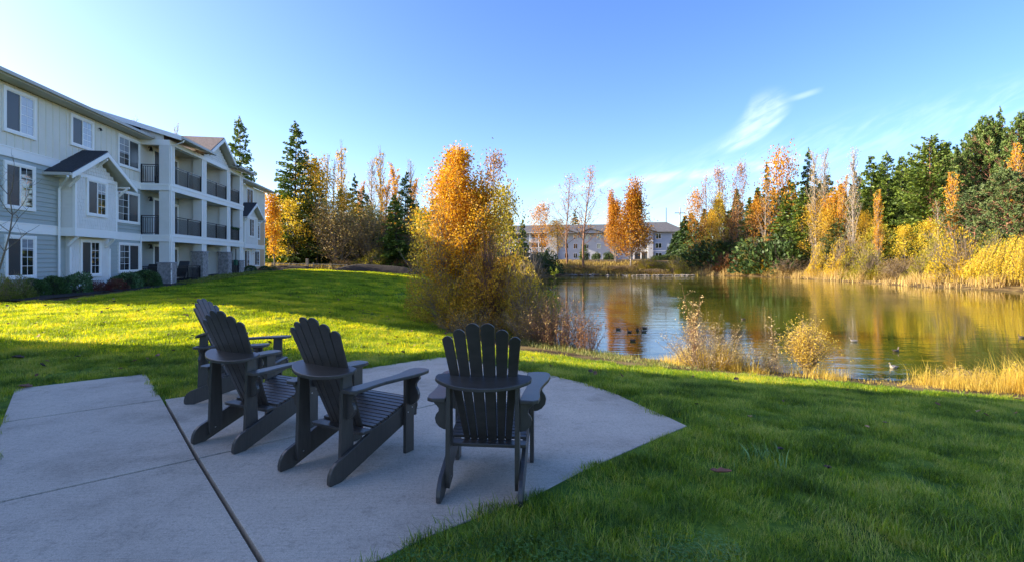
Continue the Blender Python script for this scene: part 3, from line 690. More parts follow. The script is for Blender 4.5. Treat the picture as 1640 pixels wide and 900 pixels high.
        lo = MB().box(la, lb, -.15, 0, -.3, 2.58).build('bay_base', M['siding_light'], root)
        m = MB(); shingles(m, la, lb, -.15, -.1, 2.45, rng, h); m.build('shingle_siding', M['siding_light'], lo, kind='stuff')
        MB().box(la-.04, la+.07, -.2, -.15, 0, 2.1).box(lb-.07, lb+.04, -.2, -.15, 0, 2.1).build('trim_boards', M['trim'], lo)
        for s in (a+.25, b-.1):
            MB().beam((s, -.2, 2.15), (s, -t+.03, 2.56), .10).build('knee_brace', M['trim'], root)
        window(root, a+1.05, a+2.54, .75, 2.50, -.15-.026, 'screen', 'glass')
    bay(4.62, 7.62, 'roof')
    downspout(root, [(3.55, -1.0, 5.05), (3.62, -.95, 4.98), (4.38, -.25, 4.75), (4.42, -.13, 4.62), (4.42, -.13, .1), (4.42, -.35, .02)])
    bay(25.7, 28.95, 'roof', ww=(.95, 2.3))
    # ---- porch
    T = 1.46
    cols = [(10.98, 11.60), (15.20, 15.88), (19.42, 20.02), (21.95, 22.62)]
    # floors with fascia
    for z0, z1 in ((2.60, 2.95), (5.50, 5.84)):
        MB().box(10.95, 22.70, -T+.02, 0, z0+.02, z1-.02).build('balcony_floor', M['soffit'], root)
        MB().box(10.90, 22.70, -T-.045, -T+.01, z0-.02, z1-.10).box(10.90, 22.70, -T-.075, -T+.01, z1-.10, z1+.02).box(10.895, 10.945, -T, 0, z0-.02, z1-.10).box(10.87, 10.944, -T-.02, 0, z1-.10, z1+.02).build('fascia_board', M['trim'], root)
        MB().box(11.6, 21.9, -T-.03, -T+.03, z1+.02, z1+.10).build('curb_board', M['siding_light'], root)
    for i, (a, b) in enumerate(cols):
        st = [1.42, 2.12, 2.15, 1.55][i]; base = zb(a) - .1
        c = MB().box(a, b, -T, -T+.52, st, 2.58).box(a, b, -T, -T+.52, 2.97, 5.48).box(a, b, -T, -T+.52, 5.86, EAV-.2).build('column', M['siding_light'], root)
        t = MB()
        for z0, z1 in ((st, 2.58), (2.97, 5.48), (5.86, EAV-.2)):
            for xa in (a-.012, b-.09): t.box(xa, xa+.102, -T-.012, -T+.0, z0, z1)
        t.build('corner_trim', M['trim'], c)
        sb = MB().box(a-.05, b+.05, -T-.06, -T+.57, base, st-.07).build('stone_base', M['stone2'], root)
        # individual ledge stones: too small to pick out one by one
        s = MB(); z = base
        while z < st-.08:
            h = rng.choice((.07, .10, .14)); zt = min(z+h, st-.07)
            x = a-.07
            while x < b+.07:
                w = rng.uniform(.14, .34); e = min(x+w, b+.07); pr = rng.uniform(.015, .05); s.box(x+.004, e-.004, -T-.06-pr, -T-.055, z+.004, zt-.004); x = e
            y = -T-.07
            while y < -T+.57:
                w = rng.uniform(.14, .30); e = min(y+w, -T+.58); pr = rng.uniform(.015, .05); s.box(a-.05-pr, a-.045, y+.004, e-.004, z+.004, zt-.004); s.box(b+.045, b+.05+pr, y+.004, e-.004, z+.004, zt-.004); y = e
            z = zt
        s.build('ledge_stones', M['stone'], sb, kind='stuff')
        MB().box(a-.11, b+.11, -T-.12, -T+.62, st-.07, st).build('stone_cap', M['stone2'], sb, .01)
    # beams at the top
    MB().box(10.98, 22.6, -T-.03, -T+.30, EAV-.2, EAV+.06).build('porch_beam', M['trim'], root)
    MB().box(10.96, 11.2, -T-.032, .0, EAV-.25, EAV+.05).build('porch_beam', M['trim'], root)
    MB().box(11.2, 22.5, -T+.3, 0, EAV-.1, EAV).build('porch_ceiling', M['beam'], root)
    # partition walls between the porches
    for (a, b) in ((15.45, 15.65), (19.55, 19.75)):
        for z0, z1 in ((zb(a)-.2, 2.6), (2.93, 5.5), (5.82, EAV-.1)): MB().box(a, b, -T+.5, 0, z0, z1).build('partition', M['siding_light'], root)
    MB().box(22.45, 22.6, -T+.5, 0, .2, EAV-.1).build('partition', M['siding_light'], root)
    # inner walls: doors, sliding windows
    for k, (z0, zt, m3) in enumerate(((.25, 2.35, 'siding_blue'), (2.95, 5.1, 'siding_blue'), (5.86, 8.0, 'batten'))):
        d = MB().box(12.3, 12.42, -.03, 0, z0, zt).box(13.3, 13.42, -.03, 0, z0, zt).box(12.3, 13.42, -.034, 0, zt-.02, zt+.12).build('door_frame', M['trim'], root)
        MB().box(12.42, 13.3, -.02, 0, z0, zt-.02).build('door', M['door'], d)
        window(root, 13.9, 15.3, z0+.1, zt, -.01, 'screen', 'glass', grid=False)
        window(root, 16.4, 18.6, z0+.05, zt+.05, -.01, 'glass', 'screen', grid=False)
        window(root, 20.3, 21.6, z0+.05, zt+.05, -.01, 'screen', 'glass', grid=False)
        # wall lamp by the end door
        l = MB().tube([(11.75, -.02, zt+.05), (11.75, -.12, zt+.08)], .03, 8).tube([(11.75, -.16, zt+.10), (11.75, -.16, zt-.06), (11.75, -.16, zt-.16)], [.03, .07, .10], 10).build('wall_lamp', M['lamp_black'], root)
    for z in (2.97, 5.86):
        railing(root, (10.99, -.02), (10.99, -T+.52), z)
        railing(root, (11.6, -T+.06), (15.2, -T+.06), z); railing(root, (15.9, -T+.06), (19.4, -T+.06), z); railing(root, (20.05, -T+.06), (21.93, -T+.06), z)
    railing(root, (11.7, -T+.06), (15.1, -T+.06), .12, 1.05); railing(root, (10.99, -.02), (10.99, -T+.5), .12, 1.05); railing(root, (20.1, -T+.06), (21.9, -T+.06), .5, 1.0)
    MB().box(10.8, 22.8, -T-.1, 0, -.3, .10).build('porch_slab', M['stone2'], root)
    MB().box(15.2, 22.8, -T-.101, 0, .10, .35).build('porch_slab', M['stone2'], root)
    # porch roofs (sheds) either side of the gable
    for a, b in ((10.75, 15.3), (19.7, 22.95)):
        o = MB().prism([(-2.2, 8.42), (4.0, 8.42+.30*6.2), (4.0, 8.55+.30*6.2), (-2.2, 8.55)], 0, a, b).build('porch_roof', M['roof'], root)
        MB().box(a, b, -2.32, -2.2, 8.38, 8.52).build('gutter', M['gutter'], o)
        MB().prism([(-2.2, 8.30), (3.6, 8.30+.30*5.8), (3.6, 8.56+.30*5.8), (-2.2, 8.56)], 0, a-.04 if a < 12 else b, a if a < 12 else b+.04).build('rake_board', M['trim'], o)
        MB().prism([(-2.2, 8.375), (0, 8.375+.30*2.2), (0, 8.41+.30*2.2), (-2.2, 8.412)], 0, a+.01, b-.01).build('soffit', M['soffit'], o)
        MB().prism([(-T+.3, 8.3), (0, 8.3), (0, 8.38+.30*2.2), (-T+.3, 8.36+.3*1.0)], 0, a+.25, a+.3).build('end_panel', M['siding_light'], o)
    gw = MB().prism([(15.5, 8.36), (19.6, 8.36), (17.55, 8.36+.60*2.05)], 1, -T-.0, -T+.12).build('gable_wall', M['siding_light'], root)
    m = MB(); z = 8.36
    while z < 9.5:
        half = 2.05 - (z-8.36)/.6; shingles(m, 17.55-half, 17.55+half, -T, z, z+.16, rng); z += .16
    m.build('shingle_siding', M['siding_light'], gw, kind='stuff')
    gable_roof(root, 'gable_roof', 15.1, 20.0, 8.45, 9.95, -1.95, 5.5, 'roof_brown')
    downspout(root, [(10.95, -2.25, 8.38), (10.95, -2.2, 8.25), (11.05, -T-.07, 8.02), (11.05, -T-.07, .1)], .04)
    downspout(root, [(10.86, -.08, 2.85), (10.86, -.10, .1)], .04)
    downspout(root, [(22.3, -2.2, 8.36), (22.75, -.7, 8.0)], .035)
    # small satellite of life on the top storey wall
    MB().tube([(7.3, -.02, 7.98), (7.3, -.10, 7.98), (7.3, -.12, 7.88)], [.03, .03, .06], 8).build('flood_light', M['lamp_black'], root)
    return root
bld = main_building()
BU = Vector((-.172, .985, 0)); BN = Vector((.985, .172, 0)); BO = Vector((-19.02, 17.3, 0))
def bpt(s, t): v = BO + BU*s + BN*t; return v.x, v.y
BROT = math.atan2(.985, -.172)

def neighbour():
    root = empty('neighbouring_house', (-16.6, 9.7, -.1), R(-90), 'matching apartment house left of the view whose shadow covers the patio', 'building')
    LEN, D, E = 44, 15, 8.9
    MB().box(0, LEN, -D, 0, -.6, 5.6).build('wall', M['siding_blue'], root)
    MB().box(0, LEN, -D+.01, -.01, 5.6, E).build('wall', M['batten'], root)
    MB().prism([(.62, E+.1), (-D/2, E+.1+.48*8.1), (-D-.62, E+.1), (-D-.62, E+.25), (-D/2, E+.25+.48*8.1), (.62, E+.25)], 0, -.5, LEN+.5).build('roof', M['roof'], root)
    MB().prism([(0, E), (-D, E), (-D/2, E+3.6)], 0, 0, .1).build('gable_wall', M['batten'], root)
    m = MB()
    for z in (2.6, 5.5): m.box(0, LEN, 0, .05, z, z+.34)
    m.build('band_board', M['trim'], root)
    for z in (.8, 3.5, 6.5):
        for s in range(3, 42, 6):
            w = MB().box(s, s+1.6, .0, .06, z, z+1.7).build('window', M['trim'], root); MB().box(s+.12, s+1.48, .061, .07, z+.12, z+1.58).build('pane', M['glass'], w)
    return root
neighbour()

# ---------------------------------------------------------------- far apartment house across the pond
def far_building():
    D0 = 152; x0, _ = at(806, D0)
    root = empty('far_apartment_house', (x0, D0+6, 1.55), R(-11), 'pale grey three storey apartment house with long dark roof across the pond', 'building')
    w = MB(); H = 8.4
    white = mat('far_siding_white', (.46, .46, .47), .7, (.50, .50, .51), .6); blue = mat('far_siding_blue', (.30, .36, .45), .7, (.33, .39, .48), .6)
    m = lambda px: (px-806)/800*D0
    MB().box(m(895), m(985), 0, 14, -.5, H).build('wall', white, root)
    MB().box(m(806), m(880), 1.2, 14, -.5, H).build('wall', white, root)
    MB().box(m(985), m(1046), 1.5, 14, -.5, H).build('wall', white, root)
    MB().box(m(1046), m(1090), -1.0, 14, -.5, H).build('wall', blue, root)
    MB().box(m(1038), m(1046)-.03, -1.6, 10, -.5, H).build('wall', white, root)
    MB().box(m(879), m(895), -1.2, 3, -.5, H).build('wall', white, root)
    MB().box(m(1090), m(1102), 2.0, 14, -.5, H).build('wall', white, root)
    MB().box(m(1046), m(1090), -1.06, -1.0, 2.7, 3.0).build('band_board', M['trim'], root)
    r = MB(); a, b = m(800), m(1046)
    r.prism([(-1.6, H), (7, H+2.9), (15.6, H), (15.6, H+.2), (7, H+3.1), (-1.6, H+.2)], 0, a, b); ro = r.build('roof', M['roof_grey'], root)
    # taller hipped roof over the right wing
    rx0, rx1, rr0, rr1 = m(1000), m(1093), m(1012), m(1070)
    V = [(rx0,-2.2,H+.02),(rx1+1,-2.2,H+.02),(rx1+1,16,H+.02),(rx0,16,H+.02),(rr0,6,H+3.5),(rr1,6,H+3.5)]
    MB().add(V, [(0,1,5,4),(1,2,5),(2,3,4,5),(3,0,4),(3,2,1,0)]).build('roof', M['roof_grey'], root)
    MB().box(a, b, -1.7, -1.6, H+.02, H+.22).build('gutter', M['gutter'], ro)
    def win(px, z, wpx=3.4, y=0.0):
        s = m(px); ww = wpx/800*D0
        o = MB().box(s-ww/2-.1, s+ww/2+.1, y-.05, y+.02, z-.1, z+1.5).build('window', M['trim'], root)
        q = MB().box(s-ww/2, s-.05, y-.07, y-.051, z, z+1.4).box(s+.05, s+ww/2, y-.07, y-.051, z, z+1.4).build('pane', M['glass'], o)
    for z in (.8, 3.7, 6.5):
        for px in (910.5, 925, 943, 962.5): win(px, z, 5.5)
        for px in (1054, 1078): win(px, z, 9 if z < 6 else 7, -1.0)
    for px, w_ in ((1026, 9), (905, 8), (950, 7)):      # small cross gables breaking the long roof
        a_, b_ = m(px)-w_/2, m(px)+w_/2; c_ = (a_+b_)/2
        MB().prism([(a_-.4, H-.1), (c_, H+w_*.17), (b_+.4, H-.1), (b_+.4, H+.12), (c_, H+w_*.17+.22), (a_-.4, H+.12)], 1, -2.6, 6).build('roof', M['roof_grey'], root)
        MB().prism([(a_, H-.1), (b_, H-.1), (c_, H+w_*.16)], 1, -1.9, -1.7).build('gable_wall', white, root)
    # balcony stacks
    for (pa, pb, yb) in ((850, 879, -1.0), (1016, 1038, -.5), (1090, 1102, -.3), (812, 840, -1.0)):
        for z in (2.6, 5.5):
            o = MB().box(m(pa), m(pb), yb, 1.6, z, z+.35).build('balcony', white, root)
            bb = MB()
            n = 14
            for i in range(n+1): x = m(pa)+(m(pb)-m(pa))*i/n; bb.box(x-.06, x+.06, yb, yb+.06, z+.35, z+1.35)
            bb.box(m(pa), m(pb), yb-.02, yb+.08, z+1.35, z+1.45); bb.build('railing', M['trim'], o, kind='stuff')
        for z in (0, 2.95, 5.85): MB().box(m(pa)+.6, m(pb)-.6, 1.12 if pa < 1000 else 1.44, 1.22 if pa < 1000 else 1.5, z, z+2.1).build('sliding_door', M['door'], root)
        for p_ in (pa, (pa+pb)/2): MB().box(m(p_), m(p_)+.3, yb+.1, yb+.4, -.5, H).build('post', M['trim'], root)
    return root
far_building()
# ---------------------------------------------------------------- vegetation generators (numpy)
def nrm(a): return a / np.maximum(1e-9, np.linalg.norm(a, axis=-1, keepdims=True))
def frusta(P0, P1, R0, R1, sides=4):
    P0 = np.asarray(P0, float); P1 = np.asarray(P1, float); n = len(P0); d = nrm(P1 - P0)
    up = np.where(np.abs(d[:, 2:3]) > .9, np.array([[1., 0, 0]]), np.array([[0, 0, 1.]])); a = nrm(np.cross(d, up)); b = np.cross(d, a)
    t = np.arange(sides)*2*np.pi/sides; c, s = np.cos(t), np.sin(t)
    ring = a[:, None]*c[None, :, None] + b[:, None]*s[None, :, None]
    V = np.concatenate([P0[:, None] + ring*np.asarray(R0)[:, None, None], P1[:, None] + ring*np.asarray(R1)[:, None, None]], 1).reshape(-1, 3)
    k = np.arange(sides); k2 = (k+1) % sides; q = np.stack([k, k2, sides+k2, sides+k], 1)
    F = (q[None] + (np.arange(n)*2*sides)[:, None, None]).reshape(-1, 4)
    return V, F
def leaves(Cn, L, Wd, rng, D=None, flat=.0, tint=None):
    n = len(Cn); D = nrm(rng.normal(size=(n, 3))) if D is None else nrm(D + rng.normal(size=(n, 3))*.35)
    s = rng.normal(size=(n, 3)); s[:, 2] *= (1-flat); S = nrm(np.cross(D, nrm(s)) + 1e-6)
    L = np.broadcast_to(L, n)*rng.uniform(.7, 1.3, n); Wd = np.broadcast_to(Wd, n)*rng.uniform(.7, 1.3, n)
    V = np.stack([Cn - D*L[:, None]*.5, Cn + S*Wd[:, None]*.5 - D*L[:, None]*.08, Cn + D*L[:, None]*.5, Cn - S*Wd[:, None]*.5 - D*L[:, None]*.08], 1).reshape(-1, 3)
    F = np.arange(4*n).reshape(n, 4); T = np.repeat(rng.random(n)*.5 + .25 if tint is None else tint, 4)
    return V, F, T
class Seg:
    def __init__(s): s.a = []; s.b = []; s.ra = []; s.rb = []
    def line(s, pts, r0, r1):
        n = len(pts)-1
        for i in range(n): s.a.append(pts[i]); s.b.append(pts[i+1]); s.ra.append(r0+(r1-r0)*i/n); s.rb.append(r0+(r1-r0)*(i+1)/n)
    def mesh(s, name, m, sides=4):
        V, F = frusta(s.a, s.b, s.ra, s.rb, sides); me = np_mesh(name, V, [F], smooth=True); me.materials.append(m); return me
def limb(p, d, L, rng, n=5, curve=0.0, wob=.12, up=0.0):
    pts = [np.array(p, float)]; d = nrm(np.array(d, float))
    for i in range(n):
        d = nrm(d + rng.normal(size=3)*wob + np.array([0, 0, up])); pts.append(pts[-1] + d*L/n)
    return pts
def crown_mesh(name, parts, m):
    V = []; F = []; T = []; n = 0
    for v, f, t in parts: V.append(v); F.append(f + n); T.append(t); n += len(v)
    me = np_mesh(name, np.concatenate(V), [np.concatenate(F)], tint=np.concatenate(T)); me.materials.append(m); return me
def deciduous(seed, H, Rad, prof, lm, bm, nb=26, nsub=5, lpc=10, leaf=.22, sig=.35, base=.12, up=.08, rise=.5, tr=None, trunks=1, sub2=0, sides=5, bare_top=0., skip=0., lw=.6):
    """H, Rad in metres; prof(h)->0..1 crown radius; returns (trunk mesh, crown mesh)"""
    rng = np.random.default_rng(seed); S = Seg(); parts = []; tr = tr or H*.013
    for k in range(trunks):
        off = rng.normal(size=3)*np.array([.5, .5, 0])*(trunks > 1)*Rad*.12; hk = H*(1 if k == 0 else rng.uniform(.7, .95))
        T = limb(off, (off[0]*.25, off[1]*.25, 1), hk, rng, 9, wob=.035, up=.02); T = [t*1.0 for t in T]; S.line(T, tr*(1 if trunks == 1 else .75), tr*.12)
        Ta = np.array(T)
        for i in range(nb):
            f = base + (1-base)*((i+.5)/nb)**.9; f = min(f*.985, .985); j = f*9; a = int(j); p = Ta[a] + (Ta[min(a+1, 9)] - Ta[a])*(j-a)
            az = i*2.39996 + rng.normal()*.4; L = Rad*prof(f)*rng.uniform(.75, 1.2)
            if L < .15: L = .15
            rr = rise + .5*f + rng.normal()*.12; B = limb(p, (math.cos(az), math.sin(az), rr), L*math.sqrt(1+rr*rr*.35), rng, 5, wob=.10, up=up); r0 = tr*.32*(1-f)+tr*.07; S.line(B, r0, r0*.2)
            Ba = np.array(B)
            for q in range(nsub):
                g = rng.uniform(.3, 1.0)*5; b_ = min(int(g), 4); pp = Ba[b_] + (Ba[b_+1]-Ba[b_])*(g-b_)
                dd = nrm(Ba[5]-Ba[0]) + rng.normal(size=3)*.7 + np.array([0, 0, .25]); Ls = L*rng.uniform(.22, .45); U = limb(pp, dd, Ls, rng, 3, wob=.2, up=up); S.line(U, r0*.35, r0*.1)
                ends = [U]
                for z in range(sub2): u2 = limb(U[rng.integers(1, 3)], nrm(dd)+rng.normal(size=3)*.8, Ls*.6, rng, 2, wob=.2, up=up); S.line(u2, r0*.18, r0*.06); ends.append(u2)
                if rng.random() < skip or f > 1 - bare_top: continue
                for E in ends:
                    e = np.array(E); m_ = max(1, int(lpc/len(ends)*rng.uniform(.5, 1.5))); t = rng.uniform(.2, 1.1, m_)[:, None]; c = e[0] + (e[-1]-e[0])*t + rng.normal(size=(m_, 3))*sig*Rad*.28
                    tb = rng.uniform(.12, .88); parts.append(leaves(c, leaf, leaf*lw, rng, tint=np.clip(tb + rng.normal(size=m_)*.13, 0, 1)))
    return S.mesh('trunk', bm, sides), (crown_mesh('crown', parts, lm) if parts else None)
def conifer(seed, H, Rad, lm, bm, levels=38, per=7, droop=.25, leaf=.42, dens=10, taper=1.0, base=.04, lw=.44, ragged=.2):
    rng = np.random.default_rng(seed); S = Seg(); parts = []; tr = H*.013
    T = limb((0, 0, 0), (0, 0, 1), H, rng, 10, wob=.008); Ta = np.array(T); S.line(T, tr, tr*.08)
    for i in range(levels):
        f = base + (1-base)*(i/levels)**1.0; rad = Rad*(1-f)**taper*rng.uniform(1-ragged, 1+ragged*.5) + .12
        if f < .12: rad *= .75 + f*2
        for k in range(max(3, int(per*(1-.45*f)))):
            az = rng.uniform(0, 2*math.pi); z = f*H + rng.normal()*H/levels*.5; L = rad*rng.uniform(.65, 1.12)
            up0 = .25 + .35*f - droop; n = 4; pts = []; j = min(f*10, 9.99); c0 = Ta[int(j)]
            for q in range(n+1): u = q/n; pts.append(np.array([c0[0] + math.cos(az)*L*u, c0[1] + math.sin(az)*L*u, z + L*(up0*u - droop*u*u + .12*u*u*u)]))
            S.line(pts, tr*.18*(1-f)+.008, .005)
            m_ = max(8, int(dens*L/Rad*4.4)+7); u = rng.uniform(.12, 1.05, m_)**.8; pa = np.array(pts); idx = np.clip(u*n, 0, n-.001); ii = idx.astype(int); fr = (idx-ii)[:, None]
            c = pa[ii] + (pa[np.minimum(ii+1, n)]-pa[ii])*fr; wd = (L*.24*(1.1-u*.75)); side = np.array([-math.sin(az), math.cos(az), 0])
            lat = rng.uniform(-1, 1, m_); c = c + side*(lat*wd*1.25)[:, None]; c[:, 2] -= np.abs(lat)*wd*.3 + rng.random(m_)*.3 - .08
            D = np.array([math.cos(az), math.sin(az), -.15]) + side*(lat*.9)[:, None]; tb = rng.uniform(.2, .8)
            parts.append(leaves(c, leaf*.78*(1.1-.4*f), leaf*.78*lw, rng, D=D, tint=np.clip(tb + rng.normal(size=m_)*.15 + (u-.6)*.25, 0, 1)))
    return S.mesh('trunk', bm, 5), crown_mesh('crown', parts, lm)
def pine(seed, H, Rad, lm, bm, nb=34, leaf=.34, puffs=7, per=13, base=.15):
    rng = np.random.default_rng(seed); S = Seg(); parts = []; tr = H*.018
    T = limb((0, 0, 0), (0, 0, 1), H*.96, rng, 9, wob=.02); Ta = np.array(T); S.line(T, tr, tr*.2)
    for i in range(nb):
        f = base + (1-base)*(i+.5)/nb; j = min(f*9, 8.99); p = Ta[int(j)] + (Ta[int(j)+1]-Ta[int(j)])*(j-int(j)); az = i*2.4+rng.normal()*.4
        L = Rad*(math.sin(math.pi*min(1, .22+.80*f))**.7)*rng.uniform(.7, 1.15)+.3; B = limb(p, (math.cos(az), math.sin(az), .25+.5*f), L, rng, 4, wob=.12, up=.05); S.line(B, tr*.3, .015); Ba = np.array(B)
        for q in range(puffs):
            g = rng.uniform(.35, 1)*4; b_ = min(int(g), 3); c = Ba[b_]+(Ba[b_+1]-Ba[b_])*(g-b_) + rng.normal(size=3)*np.array([.5, .5, .28])*Rad*.26
            S.line([Ba[b_], c], .02, .008); d = nrm(rng.normal(size=(per, 3)) + np.array([math.cos(az)*.3, math.sin(az)*.3, .7])); r = leaf*1.1
            tb = rng.uniform(.2, .8); parts.append(leaves(c + d*r*.5*rng.uniform(.3, 1.3, (per, 1)), leaf, leaf*.42, rng, D=d*2, tint=np.clip(tb + rng.normal(size=per)*.12 + d[:, 2]*.1, 0, 1)))
    return S.mesh('trunk', bm, 6), crown_mesh('crown', parts, lm)
def poplar(seed, H, Rad, lm, bm, nb=46, nl=900, leaf=.2, low=.0, high=1.0, base=.1):
    """columnar poplar: steep rods hugging the stem; leaves only between low and high"""
    rng = np.random.default_rng(seed); S = Seg(); parts = []; tr = H*.009
    T = limb((0, 0, 0), (0, 0, 1), H*.97, rng, 10, wob=.012); Ta = np.array(T); S.line(T, tr, tr*.15); cs = []
    for i in range(nb):
        f = base + (.93-base)*(i/nb); az = i*2.4+rng.normal()*.5; j = min(f*10, 9.9); p = Ta[int(j)]+(Ta[int(j)+1]-Ta[int(j)])*(j-int(j))
        prof = math.sin(math.pi*min(1, .18+.78*f))**.6; L = H*rng.uniform(.13, .24)*(1.15-f*.6); out = Rad*prof/L*1.15
        B = limb(p, (math.cos(az)*out, math.sin(az)*out, 1), L, rng, 5, wob=.05, up=.10); S.line(B, tr*.28, .006); cs.append(np.array(B))
        for q in range(5):
            g = rng.integers(1, 5); d = rng.normal(size=3)*.45; d[2] = 1; U = limb(B[g], d, L*rng.uniform(.2, .4), rng, 3, wob=.08, up=.06); S.line(U, .012, .004); cs.append(np.array(U))
    if nl:
        k = max(1, nl//len(cs))
        for e in cs:
            m_ = rng.poisson(k*1.0); 
            if not m_: continue
            t = rng.random(m_)*(len(e)-1); ii = np.minimum(t.astype(int), len(e)-2); c = e[ii]+(e[ii+1]-e[ii])*(t-ii)[:, None]+rng.normal(size=(m_, 3))*.12
            h = c[:, 2]/H; keep = (h > low) & (h < high); c = c[keep]
            if len(c): parts.append(leaves(c, leaf, leaf*.7, rng, tint=np.clip(rng.uniform(.2, .8)+rng.normal(size=len(c))*.15, 0, 1)))
    return S.mesh('trunk', bm, 4), (crown_mesh('crown', parts, lm) if parts else None)
def bush(seed, Rad, H, lm, bm, n=3000, leaf=.1, stems=60, shell=.35, lump=.25, droop=0, lw=.55, gaps=.3, twiggy=0):
    rng = np.random.default_rng(seed); S = Seg(); parts = []
    ax = nrm(rng.normal(size=(9, 3))); ph = rng.uniform(0, 6, 9); fr = rng.uniform(2, 6, 9)
    def rmod(d): return 1 + lump*np.sum(np.cos(d @ ax.T*fr + ph), 1)/3.2
    for i in range(stems):
        az = rng.uniform(0, 6.28); el = rng.uniform(.35, 1.5); d = np.array([math.cos(az)*math.cos(el), math.sin(az)*math.cos(el), math.sin(el)])
        sc = np.array([Rad, Rad, H])*rmod(d[None])[0]*rng.uniform(.7, 1.12)*(1+twiggy*rng.random()*.25); e = d*sc; p0 = np.array([d[0], d[1], 0])*Rad*.2*rng.random()
        B = [p0 + (e-p0)*u + rng.normal(size=3)*.03*Rad*(u > 0) + np.array([0, 0, H*.12*math.sin(u*3.1)]) for u in (0, .25, .5, .75, 1)]; S.line(B, .012*max(Rad, .8), .003)
        for q in range(4): U = limb(B[rng.integers(2, 4)], nrm(e)+rng.normal(size=3)*.5, Rad*.3*rng.uniform(.5, 1.3), rng, 3, wob=.15, up=.04); S.line(U, .006*max(Rad, .8), .002)
    d = rng.normal(size=(n, 3)); d[:, 2] = np.abs(d[:, 2])*1.0 - .05; d = nrm(d); rad = rmod(d)*(1 - shell*rng.random(n)**1.6)
    c = d*np.array([Rad, Rad, H])*rad[:, None]; c[:, 2] = np.abs(c[:, 2]) + .02
    gz_ = np.sum(np.cos(c @ (ax.T*fr*3/Rad) + ph*2), 1); keep = gz_ > np.quantile(gz_, gaps*.8); c = c[keep]; gg = gz_[keep]
    D = d[keep]*.6 + np.array([0, 0, -droop + .25]); tb = (gg-gg.min())/(np.ptp(gg)+1e-6)
    parts.append(leaves(c, leaf, leaf*lw, rng, D=D, tint=np.clip(.15+.55*tb+rng.normal(size=len(c))*.15, 0, 1)))
    return S.mesh('stems', bm, 3), crown_mesh('foliage', parts, lm)
def willow(seed, Rad, H, lm, bm, strands=420, leaf=.22):
    rng = np.random.default_rng(seed); S = Seg(); parts = []
    for i in range(10): az = i*.63; S.line(limb((0, 0, 0), (math.cos(az)*.5, math.sin(az)*.5, 1), H*.85, rng, 5, wob=.1), H*.02, .02)
    az = rng.uniform(0, 6.28, strands); r = np.sqrt(rng.random(strands)); top = H*np.sqrt(np.maximum(.02, 1-(r*.92)**2))*rng.uniform(.8, 1.05, strands)
    for a, q, t in zip(az, r, top):
        ln = t*rng.uniform(.5, .98); m_ = int(ln/.09)+2; u = np.linspace(0, 1, m_); x = math.cos(a)*Rad*(q + .14*np.sin(u*1.7)); y = math.sin(a)*Rad*(q + .14*np.sin(u*1.7)); z = t - ln*u
        c = np.stack([x, y, z], 1) + rng.normal(size=(m_, 3))*.05; S.line([c[0], c[m_//2], c[-1]], .008, .003)
        parts.append(leaves(c, leaf, leaf*.28, rng, D=np.tile([math.cos(a)*.3, math.sin(a)*.3, -1.], (m_, 1)), tint=np.clip(rng.uniform(.2, .8)+rng.normal(size=m_)*.12, 0, 1)))
    return S.mesh('trunk', bm, 3), crown_mesh('crown', parts, lm)

# leaf colours across the tint
GOLD = [(.32,.13,.010),(.56,.27,.014),(.72,.42,.022),(.62,.42,.05)]
ORANGE = [(.26,.10,.012),(.45,.19,.015),(.58,.30,.02),(.48,.32,.04)]
YELLOW = [(.36,.24,.02),(.56,.40,.025),(.72,.53,.04),(.42,.40,.04)]
OLIVE = [(.14,.14,.015),(.30,.27,.025),(.46,.38,.03),(.55,.42,.045)]
FIRC = [(.04,.07,.014),(.085,.14,.022),(.14,.20,.028),(.20,.26,.04)]
FIRD = [(.025,.05,.014),(.05,.09,.022),(.085,.135,.030),(.12,.175,.04)]
SPRUCE = [(.04,.065,.026),(.08,.12,.042),(.12,.17,.055),(.17,.21,.07)]
PINEC = [(.04,.07,.02),(.08,.13,.03),(.13,.19,.045),(.19,.24,.06)]
RUST = [(.16,.07,.03),(.30,.13,.04),(.42,.21,.06),(.36,.24,.10)]
TAN = [(.26,.17,.08),(.42,.30,.15),(.52,.37,.16),(.50,.32,.12)]
BROWNB = [(.13,.085,.035),(.24,.16,.06),(.36,.25,.075),(.44,.34,.09)]
LM = {k: leaf_mat('leaves_'+k, c, **kw) for k, c, kw in [
    ('gold', GOLD, {}), ('olivegold', [(.22,.15,.02),(.44,.29,.025),(.64,.42,.03),(.66,.44,.045)], {}), ('orange', ORANGE, {}), ('yellow', YELLOW, {}), ('olive', OLIVE, {}), ('rust', RUST, dict(trans=.25)), ('tan', TAN, dict(trans=.2)), ('brown', BROWNB, dict(trans=.2)),
    ('fir', FIRC, dict(trans=.12)), ('dark_fir', FIRD, dict(trans=.08)), ('spruce', SPRUCE, dict(trans=.1)), ('pine', PINEC, dict(trans=.12)),
    ('hedge', [(.02,.05,.014),(.045,.10,.026),(.08,.155,.045),(.16,.24,.09)], dict(trans=.12, rough=.35)), ('laurel', [(.035,.08,.03),(.08,.16,.06),(.18,.28,.14),(.36,.44,.28)], dict(trans=.12, rough=.35)),
    ('barberry', [(.08,.02,.02),(.15,.035,.03),(.22,.06,.045),(.16,.09,.05)], dict(trans=.15)), ('juniper', [(.08,.10,.02),(.16,.19,.03),(.25,.27,.045),(.32,.29,.07)], dict(trans=.15)),
    ('strawgold', [(.36,.24,.06),(.55,.40,.09),(.68,.50,.08),(.70,.56,.14)], dict(trans=.4)), ('lime', [(.16,.2,.02),(.32,.34,.03),(.5,.48,.04),(.6,.5,.05)], {}), ('straw', [(.30,.21,.10),(.48,.36,.17),(.60,.48,.25),(.66,.52,.26)], dict(trans=.3, tcol=(1,.9,.6), tgain=1.2))]}

